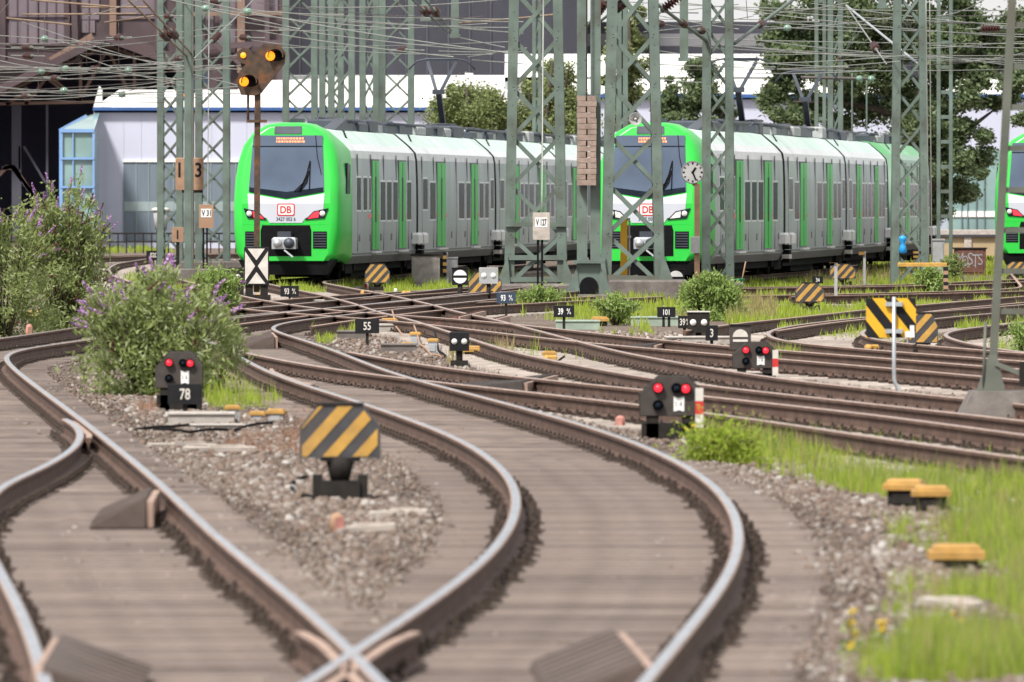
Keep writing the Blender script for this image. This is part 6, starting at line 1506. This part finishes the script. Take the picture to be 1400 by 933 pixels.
# tower stays
wire((800, 40), (845, -20), 225, 224, 'stay with a big insulator rising between the two big lattice masts', 'insulated stays at the big masts', 0, .04, 'mast', ins=((.45, .55),))
wire((820, 30), (868, -8), 224, 222, 'stay with a brown insulator at the left leg of the big right mast', 'insulated stays at the big masts', 0, .035, 'mast', ins=((.55, .5),))
wire((893, 25), (935, -10), 222, 222, 'grey stay with an insulator at the top of the big right mast', 'insulated stays at the big masts', 0, .035, 'galv', ins=((.65, .5),))
wire((885, -4), (968, 58), 224, 232, 'thick green stay with a brown insulator reaching the slim lattice mast', 'insulated stays at the big masts', 0, .045, 'mast', ins=((.58, .42),))
wire((1004, 60), (1084, 0), 232, 240, 'thick green stay with a brown insulator rising right of the slim lattice mast', 'insulated stays at the big masts', 0, .045, 'mast', ins=((.44, .42),))
wire((892, 31), (970, 44), 226, 232, 'horizontal wire with two insulators between the big right mast and slim mast', 'insulated stays at the big masts', 0, .016, 'wire', ins=((.13, .3), (.85, .32)))
wire((1157, 8), (1212, 88), 262, 254, 'stay with a brown insulator slanting down to the right lattice mast', GR, 0, .022, 'wire', ins=((.72, .5),))
wire((1157, 8), (1256, 88), 262, 254, 'thick pale stay tube slanting down behind the right lattice mast', GR, 0, .035, 'galv')
wire((1320, 40), (1410, 38), 262, 262, 'wire with a brown insulator left of the ladder mast', GR, 0, .016, 'wire', ins=((.38, .5),))
wire((1145, 85), (1185, 30), 290, 280, 'slanted stay with insulator at the slim mast behind the right train', GR, 0, .022, 'mast', ins=((.1, .4),))
wire((1150, 82), (1172, 38), 290, 280, 'second slanted stay at the slim mast behind the right train', GR, 0, .022, 'mast')
wire((1095, 106), (1195, 108), 300, 300, 'dark horizontal arm with two glass balls behind the right train', GR, 0, .05, 'wire_d', balls=(.8, .96))
wire((1000, 34), (1180, 44), 285, 270, 'wire with a green glass ball against the viaduct', GR, 0, .015, 'wire', balls=(.44,))
# right bundle
for (a, c, s_) in (((860, 3), (1420, 14), .1), ((940, 5), (1420, 34), .1), ((1000, 12), (1420, 52), .1), ((1040, 30), (1420, 48), .05), ((880, 25), (1120, 30), .05), ((890, 51), (1420, 60), .05), ((890, 68), (1160, 92), .1), ((1000, 88), (1240, 76), .05), ((1000, 96), (1230, 84), .05), ((1020, 100), (1200, 96), .05), ((1040, 56), (1420, 84), .1), ((1050, 40), (1220, 24), .05), ((1110, 5), (1420, 40), .05), ((1270, 62), (1420, 66), .02), ((1260, 74), (1400, 92), .0), ((1280, 22), (1345, 0), .1), ((1320, 84), (1420, 68), .05), ((860, 12), (1010, 40), .05), ((930, 15), (1010, 6), 0), ((880, 44), (1030, 22), .05), ((1030, 20), (1160, 4), .05), ((900, 108), (990, 112), .05), ((890, 88), (1060, 92), .02)):
    wire(a, c, 270, 252, LR_, GR, s_, .017)
wire((1266, -5), (1270, 372), 252.6, 253, 'pale cable running down the right lattice mast, left of a pair', 'pale cables on the right lattice mast', 0, .02)
wire((1271, -5), (1274, 372), 252.6, 253, 'pale cable running down the right lattice mast, right of a pair', 'pale cables on the right lattice mast', 0, .02)
wire((743, 0), (741, 292), 224, 221.2, 'pale cable hanging inside the big left lattice mast down to the board V 127', 'vertical cables inside the masts', 0, .022, 'wire')
wire((286, 0), (284, 282), 274, 268.2, 'pale cable hanging down to the board V 31', 'vertical cables inside the masts', 0, .02, 'wire')
wire((1020, 0), (1022, 26), 250, 250, 'short hanging rod against the white sky', 'vertical cables inside the masts', 0, .012, 'wire_d', )
wire((890, 17), (955, 18), 250, 250, 'thin dark arm against the white sky right of the big right mast', GR, 0, .02, 'wire_d')
for (px, a, c) in ((1165, 100, 180), (1185, 108, 180)):
    wire((px, a), (px, c), 305, 305, 'thin green vertical tube rising behind the roof of the right train', 'thin green tubes', 0, .03, 'mast')

rw = random.Random(41)
for i in range(16):
    y = rw.uniform(55, 140); wire((-20, y), (rw.uniform(215, 345), y+rw.uniform(-28, 28)), 288, 266, LL, GL, rw.uniform(0, .2), .013, 'wire' if i % 3 else 'wire_d')
for i in range(8):
    y = rw.uniform(-5, 75); wire((rw.uniform(255, 400), y), (rw.uniform(640, 720), y+rw.uniform(-18, 26)), 268, 250, LC, GC, rw.uniform(0, .15), .013, 'wire' if i % 3 else 'wire_d')
for i in range(10):
    y = rw.uniform(0, 105); wire((rw.uniform(870, 1050), y), (1420, y+rw.uniform(-25, 30)), 275, 256, LR_, GR, rw.uniform(0, .15), .013, 'wire' if i % 3 else 'wire_d')
for px in (14, 27, 52, 61, 84, 95, 118, 126, 137, 162, 171, 183, 205, 212):
    a = rw.uniform(20, 70); wire((px, a), (px+.5, a+rw.uniform(18, 70)), 270, 270, 'thin vertical dropper wire hanging before the dark gable at the left', 'thin vertical dropper wires', 0, .009, 'wire_d')
# loose cables between the ochre boxes
for (pts, m, lab) in (([(536, 450, .35), (541, 458, .15), (552, 466, .03), (570, 470, .02)], 'tan', 'orange brown cable hanging from the box right of the sign 55'), ([(566, 470, .3), (574, 480, .1), (590, 488, .02), (604, 490, .02)], 'tan', 'orange brown cable below the tall ochre capped box'), ([(594, 478, .3), (600, 488, .08), (612, 492, .02)], 'black', 'black cable below the ochre box nearest to the two lens signal'), ([(200, 592, .03), (260, 598, .05), (320, 594, .04), (372, 586, .06)], 'black', 'black cable lying in the gravel before the sign 78'), ([(120, 606, .02), (170, 596, .03), (235, 590, .05), (300, 588, .03)], 'black', 'black cable running from the rail to the sign 78'), ([(420, 660, .05), (395, 668, .02), (405, 682, .02), (440, 688, .02)], 'black', 'black cable looped at the foot of the large barred lantern')):
    P = []
    for px, py, z in pts: g = G(px, py); P.append(Vector((g.x, g.y, z)))
    o0 = P[0].copy(); Q = [p - o0 for p in P]
    Q2 = []
    for i in range(len(Q)-1):
        for k in range(5): f = k/5; Q2.append(Q[i].lerp(Q[i+1], f) + Vector((0, 0, .02*math.sin(f*math.pi))))
    Q2.append(Q[-1])
    b = MB(); b.tube(Q2, .016, 6); tag(b.build('cable', M[m], None, o0), lab, 'cable', 'loose cables among the boxes')
